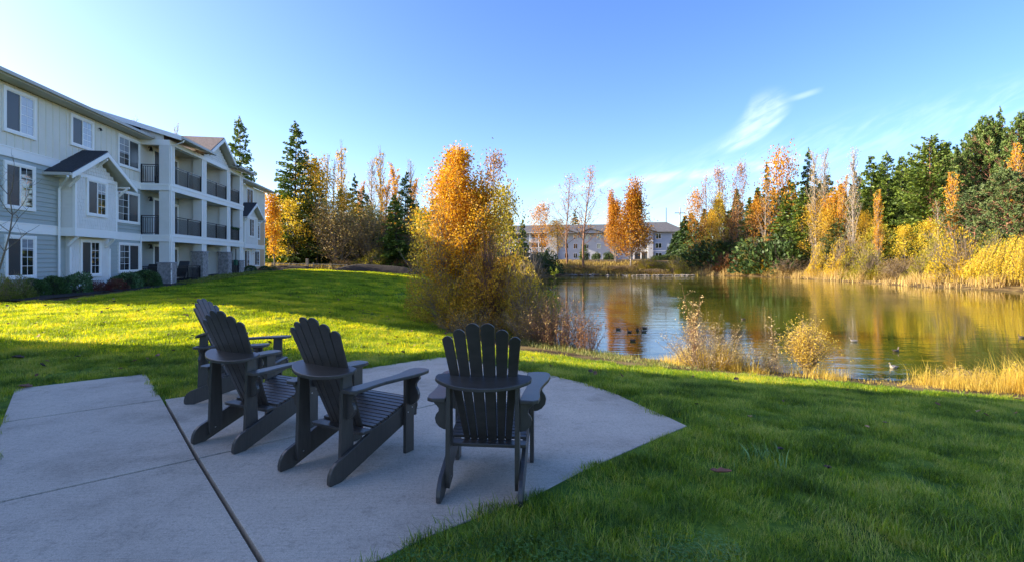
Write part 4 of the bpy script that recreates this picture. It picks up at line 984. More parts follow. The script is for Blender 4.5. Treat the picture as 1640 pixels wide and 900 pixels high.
KINDS = {}
def kind(name, H, Rad, fn): tm, cm = fn(); KINDS[name] = (H, Rad, tm, cm)
dome = lambda f: math.sin(math.pi*min(1, max(0, .10+.88*f)))**.65
cone = lambda f: max(.10, (1-f))**.75
egg = lambda f: math.sin(math.pi*min(1, (.30+.68*f)))**.8
lean = lambda f: max(.12, min(1, .35+1.6*f)*(1.12-f)*1.3)
kind('fir_a', 16, 3.6, lambda: conifer(1, 16, 3.6, LM['fir'], M['bark_dark'], 46, 9, .22, .50, 14, .62))
kind('fir_b', 14, 3.2, lambda: conifer(2, 14, 3.2, LM['fir'], M['bark_dark'], 40, 9, .32, .52, 13, .72, ragged=.35))
kind('fir_dark', 14, 3.0, lambda: conifer(3, 14, 3.0, LM['dark_fir'], M['bark_dark'], 34, 8, .38, .5, 12, .85, ragged=.4))
kind('fir_dark_b', 15, 3.4, lambda: conifer(13, 15, 3.4, LM['dark_fir'], M['bark_dark'], 38, 9, .2, .5, 12, .66, ragged=.35))
kind('spruce', 13, 3.2, lambda: conifer(4, 13, 3.2, LM['spruce'], M['bark_red'], 30, 9, .10, .55, 16, .55, lw=.42, ragged=.3))
kind('cedar', 14, 3.8, lambda: conifer(5, 14, 3.8, LM['fir'], M['bark_red'], 42, 9, .02, .50, 15, .52, ragged=.35))
kind('pine_a', 13, 4.2, lambda: pine(6, 13, 4.2, LM['pine'], M['bark_red'], 62, .32, 16, 22, .08))
kind('pine_b', 12, 3.8, lambda: pine(7, 12, 3.8, LM['spruce'], M['bark_red'], 56, .31, 15, 22, .06))
kind('maple_gold', 10, 3.2, lambda: deciduous(8, 10, 3.2, dome, LM['olivegold'], M['bark'], 34, 7, 17, .23, .5, .15))
kind('maple_yellow', 8, 2.8, lambda: deciduous(9, 8, 2.8, dome, LM['yellow'], M['bark'], 30, 6, 15, .24, .5, .12))
kind('orange_tree', 15, 4.6, lambda: deciduous(10, 15, 4.6, cone, LM['orange'], M['bark_pale'], 46, 7, 13, .34, .42, .10, trunks=3, rise=.55, up=.10))
kind('rust_tree', 12, 3.2, lambda: deciduous(11, 12, 3.2, dome, LM['rust'], M['bark'], 34, 6, 10, .26, .5, .15, sub2=1))
kind('orange_bushy', 10, 3.4, lambda: deciduous(12, 10, 3.4, dome, LM['orange'], M['bark'], 34, 6, 13, .28, .5, .1))
kind('olive_tree', 9, 3.0, lambda: deciduous(14, 9, 3.0, dome, LM['olive'], M['bark'], 32, 6, 14, .26, .5, .1))
kind('bare_tree', 13, 2.6, lambda: deciduous(15, 13, 2.6, egg, LM['orange'], M['twig_red'], 38, 7, 3, .2, .35, .22, rise=.8, sub2=2, skip=.35, tr=.15))
kind('bare_brown', 9, 3.4, lambda: deciduous(16, 9, 3.4, dome, LM['brown'], M['twig'], 36, 7, 6, .22, .5, .08, rise=.7, sub2=2, trunks=3))
kind('bare_pale', 12, 2.4, lambda: deciduous(17, 12, 2.4, lean, LM['rust'], M['bark_pale'], 34, 6, 2, .18, .4, .25, rise=.9, sub2=2, tr=.15, skip=.4))
kind('poplar_bare', 16, 1.3, lambda: poplar(18, 16, 1.3, LM['tan'], M['bark_pale'], 64, 1700, .14))
kind('poplar_gold', 13, 1.2, lambda: poplar(19, 13, 1.2, LM['gold'], M['bark_pale'], 56, 2400, .19, .25, 1.0))
kind('poplar_tip', 15, 1.1, lambda: poplar(20, 15, 1.1, LM['olivegold'], M['twig'], 50, 1700, .20, .40, .93))
kind('poplar_wire', 16, .7, lambda: poplar(21, 16, .7, LM['tan'], M['twig'], 34, 0))
kind('pear_orange', 6.4, 1.35, lambda: deciduous(22, 6.4, 1.35, lambda f: math.sin(math.pi*min(1, .08+.85*f))**.6, LM['gold'], M['bark'], 34, 6, 19, .19, .7, .14, rise=1.6, up=.12, tr=.09))
kind('shrub_yellow', 3, 3, lambda: bush(23, 3, 3, LM['yellow'], M['twig'], 9000, .17, 110, .7, .42, gaps=.42, twiggy=.6))
kind('shrub_gold', 3, 3, lambda: bush(24, 3, 3, LM['olive'], M['twig'], 8500, .17, 110, .7, .42, gaps=.42, twiggy=.6))
kind('shrub_brown', 3, 3, lambda: bush(25, 3, 3, LM['brown'], M['twig'], 7000, .15, 160, .7, .4, gaps=.4, twiggy=1))
kind('shrub_rust', 3, 3, lambda: bush(26, 3, 3, LM['rust'], M['twig_red'], 7000, .15, 140, .7, .4, gaps=.4, twiggy=1))
kind('shrub_olive', 3, 3, lambda: bush(27, 3, 3, LM['olive'], M['twig'], 8000, .17, 90, .65, .4, gaps=.4, twiggy=.5))
kind('shrub_dark', 3, 3, lambda: bush(28, 3, 3, LM['dark_fir'], M['bark_dark'], 4400, .30, 60, .5, .3))
kind('willow', 6, 5, lambda: willow(29, 5, 6, LM['yellow'], M['bark'], 700, .22))
NUSED = {}
CR = random.Random(11)
def plant(kd, px, d, top, hw, label, cat='tree', group=None, name=None, sink=.05, z0=None):
    """px, d: where its foot stands; top: picture height of its tip; hw: half width in picture px"""
    H, Rad, tm, cm = KINDS[kd]; x, y = at(px, d); z = gz(x, y) if z0 is None else z0; h = zat(top, d) - z
    if kd[:3] in ('fir', 'spr', 'ced') and hw > 12: hw *= 1.28
    nm = name or {'fir': 'fir_tree', 'spru': 'spruce_tree', 'ceda': 'cedar_tree', 'pine': 'pine_tree', 'mapl': 'maple_tree', 'popl': 'poplar_tree', 'bare': 'bare_tree', 'shru': 'shrub', 'will': 'willow_tree', 'pear': 'pear_tree'}.get(kd[:4].strip('_'), 'autumn_tree')
    if kd.startswith('fir'): nm = name or 'fir_tree'
    o = empty(nm, (x, y, z-sink), CR.uniform(0, 6.28), label, cat, group)
    mesh_obj('stems' if cat == 'shrub' else 'trunk', tm, o)
    if cm is not None: mesh_obj('foliage' if cat == 'shrub' else 'crown', cm, o)
    k = hw/FPX*d/Rad; o.scale = (k, k, (h+sink)/H); return o
# ---------------------------------------------------------------- trees, far left behind the lawn
G1 = 'trees beyond the lawn left of the pond'; G2 = 'trees along the right bank of the pond'; G3 = 'poplars beyond the lawn'; G4 = 'trees in front of the far apartment house'
plant('fir_a', 385, 66, 190, 33, 'tall fir rising behind the far end of the apartment house roof', 'tree', G1)
plant('fir_a', 472, 62, 199, 40, 'tallest broad fir left of the meadow trees, beside the gap after the apartment house', 'tree', G1)
plant('fir_b', 505, 68, 252, 30, 'smaller fir leaning on the right side of the tallest fir', 'tree', G1)
plant('pear_orange', 440, 54.5, 330, 21, 'small bright orange pear tree at the far corner of the apartment house', 'tree', G1)
plant('maple_gold', 507, 63, 270, 46, 'golden maple with olive lower leaves in front of the tallest fir', 'tree', G1)
plant('maple_yellow', 462, 60, 330, 34, 'yellow-green low tree between the orange pear and the golden maple', 'tree', G1)
plant('bare_brown', 540, 60, 335, 48, 'bare grey-brown tree with pale trunk behind the rail fence', 'tree', G1)
plant('bare_brown', 590, 61, 342, 44, 'bare tangled brown tree right of the fence post', 'tree', G1)
plant('bare_brown', 655, 62, 350, 40, 'bare brown thicket tree right of the light green fir', 'tree', G1)
plant('maple_gold', 556, 65, 318, 30, 'golden spreading tree right of the golden maple, above the bare thicket', 'tree', G1)
plant('poplar_gold', 578, 79, 290, 11, 'faint golden poplar between the dark firs', 'tree', G3)
plant('olive_tree', 600, 64, 340, 26, 'olive-gold tree above the mulch mound', 'tree', G1)
plant('poplar_tip', 548, 76, 224, 13, 'tall poplar with a solid yellow top and a bare spike above it', 'tree', G3)
plant('poplar_wire', 521, 78, 240, 9, 'thin leafless poplar left of the yellow-topped one', 'tree', G3)
plant('poplar_wire', 534, 80, 250, 8, 'short leafless poplar close beside the yellow-topped one', 'tree', G3)
plant('poplar_bare', 594, 82, 250, 15, 'bare brownish poplar first of the middle poplar row', 'tree', G3)
plant('poplar_tip', 610, 78, 233, 13, 'tallest slim poplar with a yellow crest', 'tree', G3)
plant('poplar_gold', 618, 74, 290, 14, 'yellow poplar in front of the tallest slim poplar', 'tree', G3)
plant('poplar_gold', 632, 80, 262, 16, 'tan-yellow poplar right of the tallest slim poplar', 'tree', G3)
plant('poplar_bare', 658, 82, 254, 13, 'bare dark-tipped poplar at the right end of the row', 'tree', G3)
plant('poplar_gold', 662, 76, 285, 15, 'yellow-brown poplar under the bare dark-tipped one', 'tree', G3)
plant('fir_dark', 566, 74, 278, 24, 'dark fir with drooping limbs between the poplars', 'tree', G1)
plant('fir_dark_b', 588, 72, 305, 24, 'dark dense fir behind the brown thicket', 'tree', G1)
plant('fir_dark_b', 646, 74, 275, 27, 'dark fir behind the light green fir', 'tree', G1)
plant('fir_b', 636, 60, 312, 30, 'light green young fir standing beside the mulch mound', 'tree', G1)
plant('fir_dark', 540, 72, 300, 26, 'dark fir hidden behind the bare grey-brown tree', 'tree', G1)
plant('fir_dark', 677, 72, 330, 24, 'dark fir at the left edge of the golden waterside tree', 'tree', G1)
plant('shrub_dark', 470, 66, 385, 34, 'dark undergrowth shrub behind the orange pear', 'shrub', 'undergrowth beyond the fence')
plant('shrub_dark', 520, 66, 375, 40, 'dark undergrowth shrub under the golden maple', 'shrub', 'undergrowth beyond the fence')
plant('shrub_dark', 575, 66, 370, 42, 'dark undergrowth shrub behind the fence post', 'shrub', 'undergrowth beyond the fence')
plant('shrub_dark', 625, 66, 372, 42, 'dark undergrowth shrub behind the light green fir', 'shrub', 'undergrowth beyond the fence')
plant('shrub_dark', 672, 66, 378, 40, 'dark undergrowth shrub by the right end of the mound', 'shrub', 'undergrowth beyond the fence')
plant('shrub_olive', 605, 59.5, 411, 34, 'low yellow-green bramble on the crest behind the mulch mound', 'shrub', 'undergrowth beyond the fence')
plant('shrub_brown', 560, 60, 414, 30, 'low straw-brown bramble beside the rail fence', 'shrub', 'undergrowth beyond the fence')
plant('shrub_rust', 652, 59, 416, 24, 'low rusty bramble at the right end of the mulch mound', 'shrub', 'undergrowth beyond the fence')
plant('poplar_bare', 216, 110, 184, 12, 'pale bare treetop showing above the porch roof on the left', 'tree', G1)
plant('poplar_bare', 281, 120, 194, 9, 'slim pale treetop showing above the roof ridge', 'tree', G1)
plant('fir_dark_b', 438, 74, 340, 24, 'dark fir just past the tan end wall', 'tree', G1)
# behind the waterside clump
plant('fir_dark', 722, 52, 246, 42, 'dark fir standing behind the golden waterside tree', 'tree', G1)
plant('fir_dark_b', 760, 64, 292, 40, 'dark conifer behind the waterside tree, right side', 'tree', G1)
plant('rust_tree', 794, 44, 262, 38, 'russet half-bare tree behind the golden waterside tree', 'tree', G1)
plant('olive_tree', 815, 40, 314, 34, 'olive-green tree right of the golden waterside tree', 'tree', G1)
plant('fir_b', 838, 62, 352, 15, 'dark conifer at the right side of the waterside thicket', 'tree', G1)
plant('olive_tree', 690, 50, 345, 34, 'olive leafy tree at the left side of the waterside thicket', 'tree', G1)
plant('shrub_dark', 760, 50, 372, 60, 'dark shrub mass behind the waterside thicket', 'shrub', 'undergrowth beyond the fence')
plant('shrub_brown', 850, 62, 392, 36, 'dark brown bank shrub left of the far apartment house', 'shrub', 'undergrowth beyond the fence')
plant('shrub_dark', 872, 92, 402, 26, 'dark evergreen shrub at the left foot of the far bank', 'shrub', 'undergrowth beyond the fence')
# ---------------------------------------------------------------- far bank
plant('orange_bushy', 868, 108, 336, 24, 'dense orange-yellow tree at the left end of the far apartment house', 'tree', G4)
plant('bare_tree', 908, 100, 281, 30, 'nearly bare tall tree, left of the pair before the far house', 'tree', G4)
plant('bare_tree', 934, 98, 270, 36, 'nearly bare tall tree, right of the pair before the far house', 'tree', G4)
plant('fir_b', 936, 112, 388, 12, 'small green fir on the far bank lawn', 'tree', G4)
plant('orange_tree', 1008, 100, 296, 40, 'big glowing orange tree in the middle of the far bank', 'tree', G4)
plant('orange_tree', 986, 104, 310, 20, 'slimmer orange tree close behind the left of the big glowing one', 'tree', G4)
plant('maple_gold', 893, 108, 358, 20, 'orange-gold tree in front of the balconies at the left of the far house', 'tree', G4)
plant('rust_tree', 1030, 106, 372, 10, 'small russet tree before the right stair of the far house', 'tree', G4)
plant('fir_dark', 921, 175, 335, 14, 'distant dark fir behind the long roof', 'tree', G4)
plant('shrub_dark', 975, 118, 404, 10, 'round green shrub against the pale wall, left of the orange tree', 'shrub', 'shrubs before the far house')
plant('shrub_dark', 955, 122, 405, 8, 'small dark shrub against the pale wall, right of the little fir', 'shrub', 'shrubs before the far house')
plant('shrub_dark', 1068, 112, 407, 17, 'wide dark hedge shrub below the blue-grey wing', 'shrub', 'shrubs before the far house')
plant('shrub_dark', 1050, 112, 410, 8, 'small dark hedge shrub at the corner of the blue-grey wing', 'shrub', 'shrubs before the far house')
plant('shrub_olive', 1040, 100, 418, 24, 'olive bramble on the far bank right of the orange trunk', 'shrub', 'shrubs on the far bank')
plant('shrub_gold', 1078, 97, 418, 18, 'yellowish bramble on the far bank near its right end', 'shrub', 'shrubs on the far bank')
plant('shrub_brown', 985, 98, 424, 30, 'brown bramble at the waterline under the orange tree', 'shrub', 'shrubs on the far bank')
plant('shrub_brown', 930, 98, 425, 32, 'brown bramble at the waterline under the nearly bare pair', 'shrub', 'shrubs on the far bank')
plant('shrub_brown', 1040, 97, 430, 28, 'low brown bramble at the waterline below the hedge', 'shrub', 'shrubs on the far bank')
# ---------------------------------------------------------------- right bank, left to right
SH = [(1100,97),(1198,89.6),(1287,77),(1380,64),(1475,54),(1643,45.5),(1720,40)]
def shore_d(px): return float(np.interp(px, [a for a, b in SH], [b for a, b in SH]))
R_ = [('orange_bushy',1115,98,318,20,'orange tree at the left start of the right bank woods'),
 ('fir_dark_b',1100,112,385,16,'dark low conifer beside the far house right end'),
 ('bare_tree',1134,96,283,22,'bare twiggy tree behind the first orange tree'),
 ('rust_tree',1152,100,278,20,'rust-topped tree with a yellow patch below'),
 ('maple_yellow',1153,94,322,12,'slim yellow tree in front of the rust-topped one'),
 ('rust_tree',1181,100,272,18,'half bare rosy treetop left of the bare dark tree'),
 ('rust_tree',1172,94,345,24,'russet thin tree low on the left of the bank'),
 ('fir_dark',1196,96,318,26,'dark green conifer behind the rosy treetop'),
 ('bare_pale',1163,90,330,16,'pale slender trunk leaning at the left of the bank'),
 ('bare_pale',1222,84,290,20,'tall bare tree with pale forked trunk'),
 ('fir_dark',1232,98,258,20,'thin dark fir tip left of the broad orange crown'),
 ('orange_bushy',1250,94,262,34,'broad burnt-orange crown standing above the firs'),
 ('rust_tree',1200,84,350,20,'rusty understory tree beside the bare pale trunk'),
 ('fir_b',1262,80,312,34,'mid-green fir below the broad orange crown'),
 ('fir_b',1285,84,300,30,'mid-green fir under the tall dark spruce'),
 ('fir_dark',1290,94,236,26,'tall narrow dark fir pointing above the woods'),
 ('spruce',1268,74,355,30,'grey-green low spruce above the yellow shrubs'),
 ('poplar_bare',1306,82,238,15,'bare pinkish poplar, left of the tall pair'),
 ('poplar_bare',1319,80,236,14,'bare pinkish poplar, right of the tall pair'),
 ('maple_gold',1305,72,332,28,'orange-yellow maple below the pinkish poplars'),
 ('orange_bushy',1335,80,318,22,'orange tree between the pinkish and the white poplars'),
 ('poplar_gold',1350,78,282,12,'yellowish poplar left of the white-stemmed one'),
 ('poplar_bare',1366,74,234,15,'tall poplar with white stem and bare pale crown'),
 ('fir_b',1330,92,280,30,'green fir filling behind the bare poplars'),
 ('spruce',1342,68,350,26,'grey-green small spruce beside the orange-yellow maple'),
 ('fir_b',1396,80,250,32,'dark green fir right of the white-stemmed poplar'),
 ('fir_a',1422,78,245,30,'green fir with pointed twin tip'),
 ('poplar_gold',1406,64,305,10,'narrow golden poplar in front of the dark green fir'),
 ('olive_tree',1402,62,368,26,'yellow-green tree behind the reeds, centre of the right bank'),
 ('maple_yellow',1450,62,370,22,'sparse yellow maple under the firs'),
 ('cedar',1490,72,222,46,'broad light green cedar with feathery top'),
 ('fir_dark_b',1462,82,262,30,'dark fir behind the left of the broad cedar'),
 ('bare_pale',1508,62,318,26,'bare pale branching tree in front of the broad cedar'),
 ('poplar_gold',1525,62,275,14,'golden poplar with pale stems left of the pines'),
 ('pine_a',1552,74,208,40,'mid-green pine left of the highest pines'),
 ('pine_a',1590,70,192,46,'highest broad pine of the right woods'),
 ('pine_a',1638,66,188,46,'tall pine cut by the right edge of the view'),
 ('fir_dark',1595,84,170,26,'dark fir tip poking above the highest pine'),
 ('pine_b',1560,58,300,42,'blue-green pine with red trunk behind the yellow shrubs'),
 ('pine_b',1612,56,272,48,'spreading blue-green pine in front of the highest pines'),
 ('pine_b',1655,54,290,40,'spreading blue-green pine at the right edge'),
 ('poplar_gold',1627,58,228,15,'golden poplar with white stem near the right edge'),
 ('maple_yellow',1492,58,362,22,'bright yellow small maple below the bare pale tree'),
 ('pine_a',1525,78,245,34,'pine behind the golden poplar'),
 ('fir_dark',1440,86,262,30,'dark fir behind the pointed twin tip'),
 ('fir_dark_b',1375,92,275,32,'dark fir behind the white-stemmed poplar'),
 ('fir_dark_b',1310,98,285,34,'dark fir behind the pinkish poplars'),
 ('fir_dark',1215,100,305,30,'dark conifer behind the bare forked tree'),
 ('shrub_dark',1360,84,360,60,'dark holly understory behind the grey-green small spruce'),
 ('shrub_dark',1450,78,370,70,'dark holly understory behind the sparse yellow maple'),
 ('shrub_dark',1245,90,375,60,'dark holly understory behind the grey-green low spruce'),
 ('shrub_dark',1160,98,378,60,'dark holly understory at the left of the right bank'),
 ('shrub_dark',1560,68,372,70,'dark holly understory below the highest pines'),
 ('fir_b',1405,88,262,30,'green fir filling the row behind the narrow golden poplar'),
 ('fir_b',1448,84,250,30,'green fir filling the row left of the broad cedar'),
 ('cedar',1480,88,238,40,'tall green cedar behind the broad light green one'),
 ('fir_b',1520,86,226,32,'green fir behind the golden poplar with pale stems'),
 ('maple_gold',1325,74,345,24,'golden maple low between the orange trees and the reeds'),
 ('maple_gold',1385,68,350,20,'golden maple low behind the yellow-green tree'),
 ('orange_bushy',1212,84,330,18,'small orange tree in front of the bare forked tree'),
 ('maple_gold',1140,90,345,16,'golden low tree at the left of the right bank'),
 ('olive_tree',1720,50,250,50,'olive tree outside the right edge reflected in the pond')]
for i_, (kd, px, d, top, hw, lab) in enumerate(R_):
    d = max(d, shore_d(px) + 7 + (i_*3 % 5)); plant(kd, px, d, top, hw, lab, 'shrub' if kd.startswith('shrub') else 'tree', G2)
S_ = [('shrub_gold',1200,88,398,26,'rounded yellow-green shrub at the left of the reed bank'),
 ('shrub_rust',1160,92,404,26,'rusty low shrub behind the first reeds'),
 ('shrub_yellow',1228,82,392,14,'upright yellow sapling shrub beside the rounded one'),
 ('shrub_brown',1262,78,408,30,'olive-brown low shrub in front of the grey-green low spruce'),
 ('shrub_yellow',1305,72,402,22,'small golden shrub under the orange-yellow maple'),
 ('shrub_yellow',1348,65,396,28,'wide golden arching shrub in the middle of the bank'),
 ('shrub_gold',1392,60,405,30,'yellow-green bank shrub beside the middle golden one'),
 ('shrub_brown',1440,58,410,30,'tan-brown bank shrub right of the yellow-green one'),
 ('shrub_gold',1480,56,414,30,'dull yellow low shrub with reeds before it'),
 ('shrub_yellow',1546,52,386,40,'big bright yellow leafy shrub near the right edge'),
 ('shrub_gold',1500,54,400,26,'yellow-green shrub left of the big bright yellow one'),
 ('shrub_brown',1522,49.5,432,26,'dark twiggy shrub hanging over the water'),
 ('shrub_olive',1590,53,398,30,'olive shrub between the bright yellow one and the willow')]
for i_, (kd, px, d, top, hw, lab) in enumerate(S_):
    d = shore_d(px) + (3.6 if 'over the water' not in lab else 1.6) + (i_*7 % 3)*.8; plant(kd, px, d, top, hw, lab, 'shrub', 'shrubs along the right bank')
plant('willow', 1650, 49.0, 376, 74, 'golden weeping willow trailing to the water at the right edge', 'tree', G2)
# extra far woods so that no gap opens behind: reads as one mass
def far_woods():
    rng = np.random.default_rng(5); parts = []; seg = Seg()
    def add(x, y, h, r, base):
        n = 330; f = rng.random(n)**1.15; a = rng.uniform(0, 6.28, n); rr = r*(1-f)**.8*rng.uniform(.5, 1.05, n); z = gz(x, y) + h*(.04+.96*f)
        c = np.stack([x+np.cos(a)*rr, y+np.sin(a)*rr, z], 1); D = np.stack([np.cos(a), np.sin(a), np.full(n, -.3)], 1)
        parts.append(leaves(c, 1.15, .55, rng, D=D, tint=np.clip(base+rng.normal(size=n)*.15, 0, 1))); seg.line([np.array([x, y, gz(x, y)-.3]), np.array([x, y, gz(x, y)+h])], .2, .03)
    SKY = [(1080,350),(1110,325),(1150,300),(1200,300),(1250,275),(1290,285),(1340,285),(1380,272),(1430,255),(1470,240),(1500,232),(1550,222),(1600,208),(1660,195),(1900,190)]
    for i in range(130):
        t = i/129; px = 1088 + 720*t + rng.normal()*5; d = 116 - 18*t + rng.uniform(-6, 10); x, y = at(px, d); top = np.interp(px, [a for a, b in SKY], [b for a, b in SKY]) + rng.uniform(4, 46)
        add(x, y, zat(top, d) - gz(x, y), rng.uniform(2.6, 4.2), rng.uniform(.2, .8))
    for i in range(32): px = 425 + 385*i/31 + rng.normal()*5; d = rng.uniform(88, 100); x, y = at(px, d); add(x, y, rng.uniform(7, 11.5), 3.2, rng.uniform(.2, .7))
    for i in range(40): px = -500 + 950*i/39; d = rng.uniform(120, 140); x, y = at(px, d); add(x, y, rng.uniform(9, 13), 3.5, rng.uniform(.2, .7))
    root = empty('distant_woods', (0, 0, 0), 0, 'dark mass of distant woods behind the bank trees', 'woods'); root['kind'] = 'stuff'
    o = mesh_obj('crowns', crown_mesh('crowns', parts, LM['dark_fir']), root); o['kind'] = 'stuff'; o = mesh_obj('trunks', seg.mesh('trunks', M['bark_dark'], 4), root); o['kind'] = 'stuff'
far_woods()

# ---------------------------------------------------------------- the waterside clump (close, so finer leaves)
def near_tree():
    x, y = at(742, 19.5); z = gz(x, y)
    tm, cm = deciduous(41, 6.7, 2.55, lambda f: max(.10, min(1, .6+1.5*f)*(1-f)**.72)*(1+.35*math.sin(f*23)), LM['gold'], M['bark'], 54, 9, 26, .085, .22, .10, rise=.85, up=.10, tr=.075, trunks=3, sub2=1, sides=4, skip=.03, lw=.72)
    o = empty('golden_birch', (x, y, z-.05), 0, 'tall golden multi-stemmed birch at the water edge behind the nearest chair', 'tree'); mesh_obj('trunk', tm, o); mesh_obj('crown', cm, o)
near_tree()
NB = [('shrub_orange', 718, 18.8, 402, 74, 'dense amber-brown shrub at the left foot of the golden birch', BROWNB, 31, 20000, M['twig']),
      ('shrub_amber', 790, 18.2, 385, 72, 'orange-tan twiggy shrub right of the golden birch', None, 32, 20000, M['twig_red']),
      ('shrub_bare', 845, 17.2, 418, 44, 'olive-yellow twiggy shrub at the right of the thicket', None, 33, 8000, M['twig'])]
amber = leaf_mat('leaves_amber', [(.24,.13,.02),(.48,.28,.035),(.68,.42,.04),(.58,.45,.06)], trans=.3)
mixed = leaf_mat('leaves_amber_olive', [(.22,.16,.03),(.42,.31,.04),(.60,.44,.045),(.42,.42,.05)], trans=.3)
for i, (nm, px, d, top, hw, lab, _, seed, n, bm) in enumerate(NB):
    x, y = at(px, d); z = gz(x, y); h = zat(top, d)-z; r = hw/FPX*d
    sm, fm = bush(seed, r, h, [mixed, amber, mixed][i], bm, n, .075, 130, .6, .30, twiggy=1, gaps=.32, lw=.65)
    o = empty('waterside_shrub', (x, y, z-.05), 0, lab, 'shrub', 'thicket at the near water edge'); mesh_obj('stems', sm, o); mesh_obj('foliage', fm, o)
def bare_bush(px, d, top, hw, lab, seed, stems=150, nl=500, lm='rust', bm='twig_red', leaf=.05, name='bare_shrub', grp='thicket at the near water edge', twigs=7):
    rng = np.random.default_rng(seed); x, y = at(px, d); z = gz(x, y); h = zat(top, d)-z; r = hw/FPX*d; S = Seg(); cs = []
    for i in range(stems):
        az = rng.uniform(0, 6.28); rr = r*math.sqrt(rng.random()); p0 = np.array([math.cos(az)*rr*.45, math.sin(az)*rr*.45, 0]); e = np.array([math.cos(az)*rr*1.05, math.sin(az)*rr*1.05, h*rng.uniform(.55, 1.05)*math.sqrt(max(.12, 1-(rr/r)**2*.75))])
        B = [p0 + (e-p0)*u + rng.normal(size=3)*.03 for u in (0, .25, .5, .75, 1)]; S.line(B, .008, .002)
        for q in range(twigs): U = limb(B[rng.integers(1, 5)], nrm(e-p0)+rng.normal(size=3)*.55, h*.16*rng.uniform(.5, 1.5), rng, 3, wob=.18, up=.04); S.line(U, .0035, .0014); cs += U[1:]
    cs = np.array(cs); c = cs[rng.integers(0, len(cs), nl)] + rng.normal(size=(nl, 3))*.02
    o = empty(name, (x, y, z-.03), 0, lab, 'shrub', grp); mesh_obj('stems', S.mesh('stems', M[bm], 3), o)
    mesh_obj('foliage', crown_mesh('foliage', [leaves(c, leaf, leaf*.6, rng)], LM[lm]), o)
bare_bush(897, 15.9, 468, 58, 'leafless russet brushwood bush on the bank right of the nearest chair', 51, 170, 1500, 'brown')
bare_bush(940, 15.0, 490, 30, 'small sparse twig bush at the waterline, rightmost of the thicket', 52, 60, 500, 'rust')
bare_bush(855, 16.4, 470, 46, 'tangled brown twig bush at the foot of the olive-yellow shrub', 53, 150, 2400, 'brown', 'twig')
bare_bush(760, 17.0, 490, 60, 'low dead-stem bush below the golden birch', 54, 150, 2000, 'brown', 'twig')
def sprig(px, d, top, hw, lab, seed, lm, nl, bm='twig', leaf=.07, stems=7, grp='saplings on the near bank', name='sapling', twigs=12):
    rng = np.random.default_rng(seed); x, y = at(px, d); z = gz(x, y); h = zat(top, d)-z; r = hw/FPX*d; S = Seg(); cs = []
    for i in range(stems):
        az = rng.uniform(0, 6.28); rr = r*.55*(i > 0)*rng.random(); p = limb((rng.normal()*.04, rng.normal()*.04, 0), (math.cos(az)*rr/h, math.sin(az)*rr/h, 1), h*(1 if i == 0 else rng.uniform(.45, .9)), rng, 7, wob=.04, up=.03); S.line(p, .009, .002)
        for q in range(twigs): k = rng.integers(2, 7); U = limb(p[k], (rng.normal()*.8, rng.normal()*.8, .8), r*rng.uniform(.35, 1.0)*(1.25-k/8), rng, 3, wob=.15, up=.08); S.line(U, .004, .0015); cs += U[1:]
        cs += p[3:]
    cs = np.array(cs); c = cs[rng.integers(0, len(cs), nl)] + rng.normal(size=(nl, 3))*.035
    o = empty(name, (x, y, z-.03), 0, lab, 'sapling', grp); mesh_obj('stem', S.mesh('stem', M[bm], 4), o); mesh_obj('leaves', crown_mesh('leaves', [leaves(c, leaf, leaf*.55, rng)], LM[lm]), o)
sprig(885, 17.6, 421, 32, 'lime-yellow leafy sapling leaning over the pond beside the thicket', 61, 'lime', 900, leaf=.085, stems=6)
sprig(1112, 12.6, 452, 40, 'tall reddish seed-head stalk with sparse leaves at the near shore', 62, 'tan', 420, 'twig_red', .06, 6)
sprig(1240, 12.4, 500, 26, 'thin sapling with a few pale leaves left of the yellow willow bush', 63, 'straw', 150, leaf=.06, stems=4)
sprig(1292, 11.9, 508, 64, 'golden-leaved willow bush at the near shore', 64, 'strawgold', 7000, leaf=.040, stems=34, twigs=20)
bare_bush(1130, 12.7, 512, 66, 'wide feathery pale gold brush at the near shore around the tall stalk', 67, 120, 2600, 'straw', 'twig', .032, 'feathery_shrub', 'saplings on the near bank')
bare_bush(1215, 12.3, 560, 30, 'small feathery straw brush left of the golden willow bush', 68, 60, 900, 'straw', 'twig', .032, 'feathery_shrub', 'saplings on the near bank')
bare_bush(1560, 11.2, 590, 60, 'low feathery gold brush at the right of the near shore', 69, 110, 2400, 'strawgold', 'twig', .032, 'feathery_shrub', 'saplings on the near bank')
sprig(1160, 12.5, 545, 34, 'low straw-coloured weed tuft with drying leaves beside the tall stalk', 65, 'straw', 500, leaf=.05, stems=14)
sprig(1625, 10.9, 578, 26, 'yellow-leaved weed at the right end of the near shore', 66, 'yellow', 320, leaf=.05, stems=10)

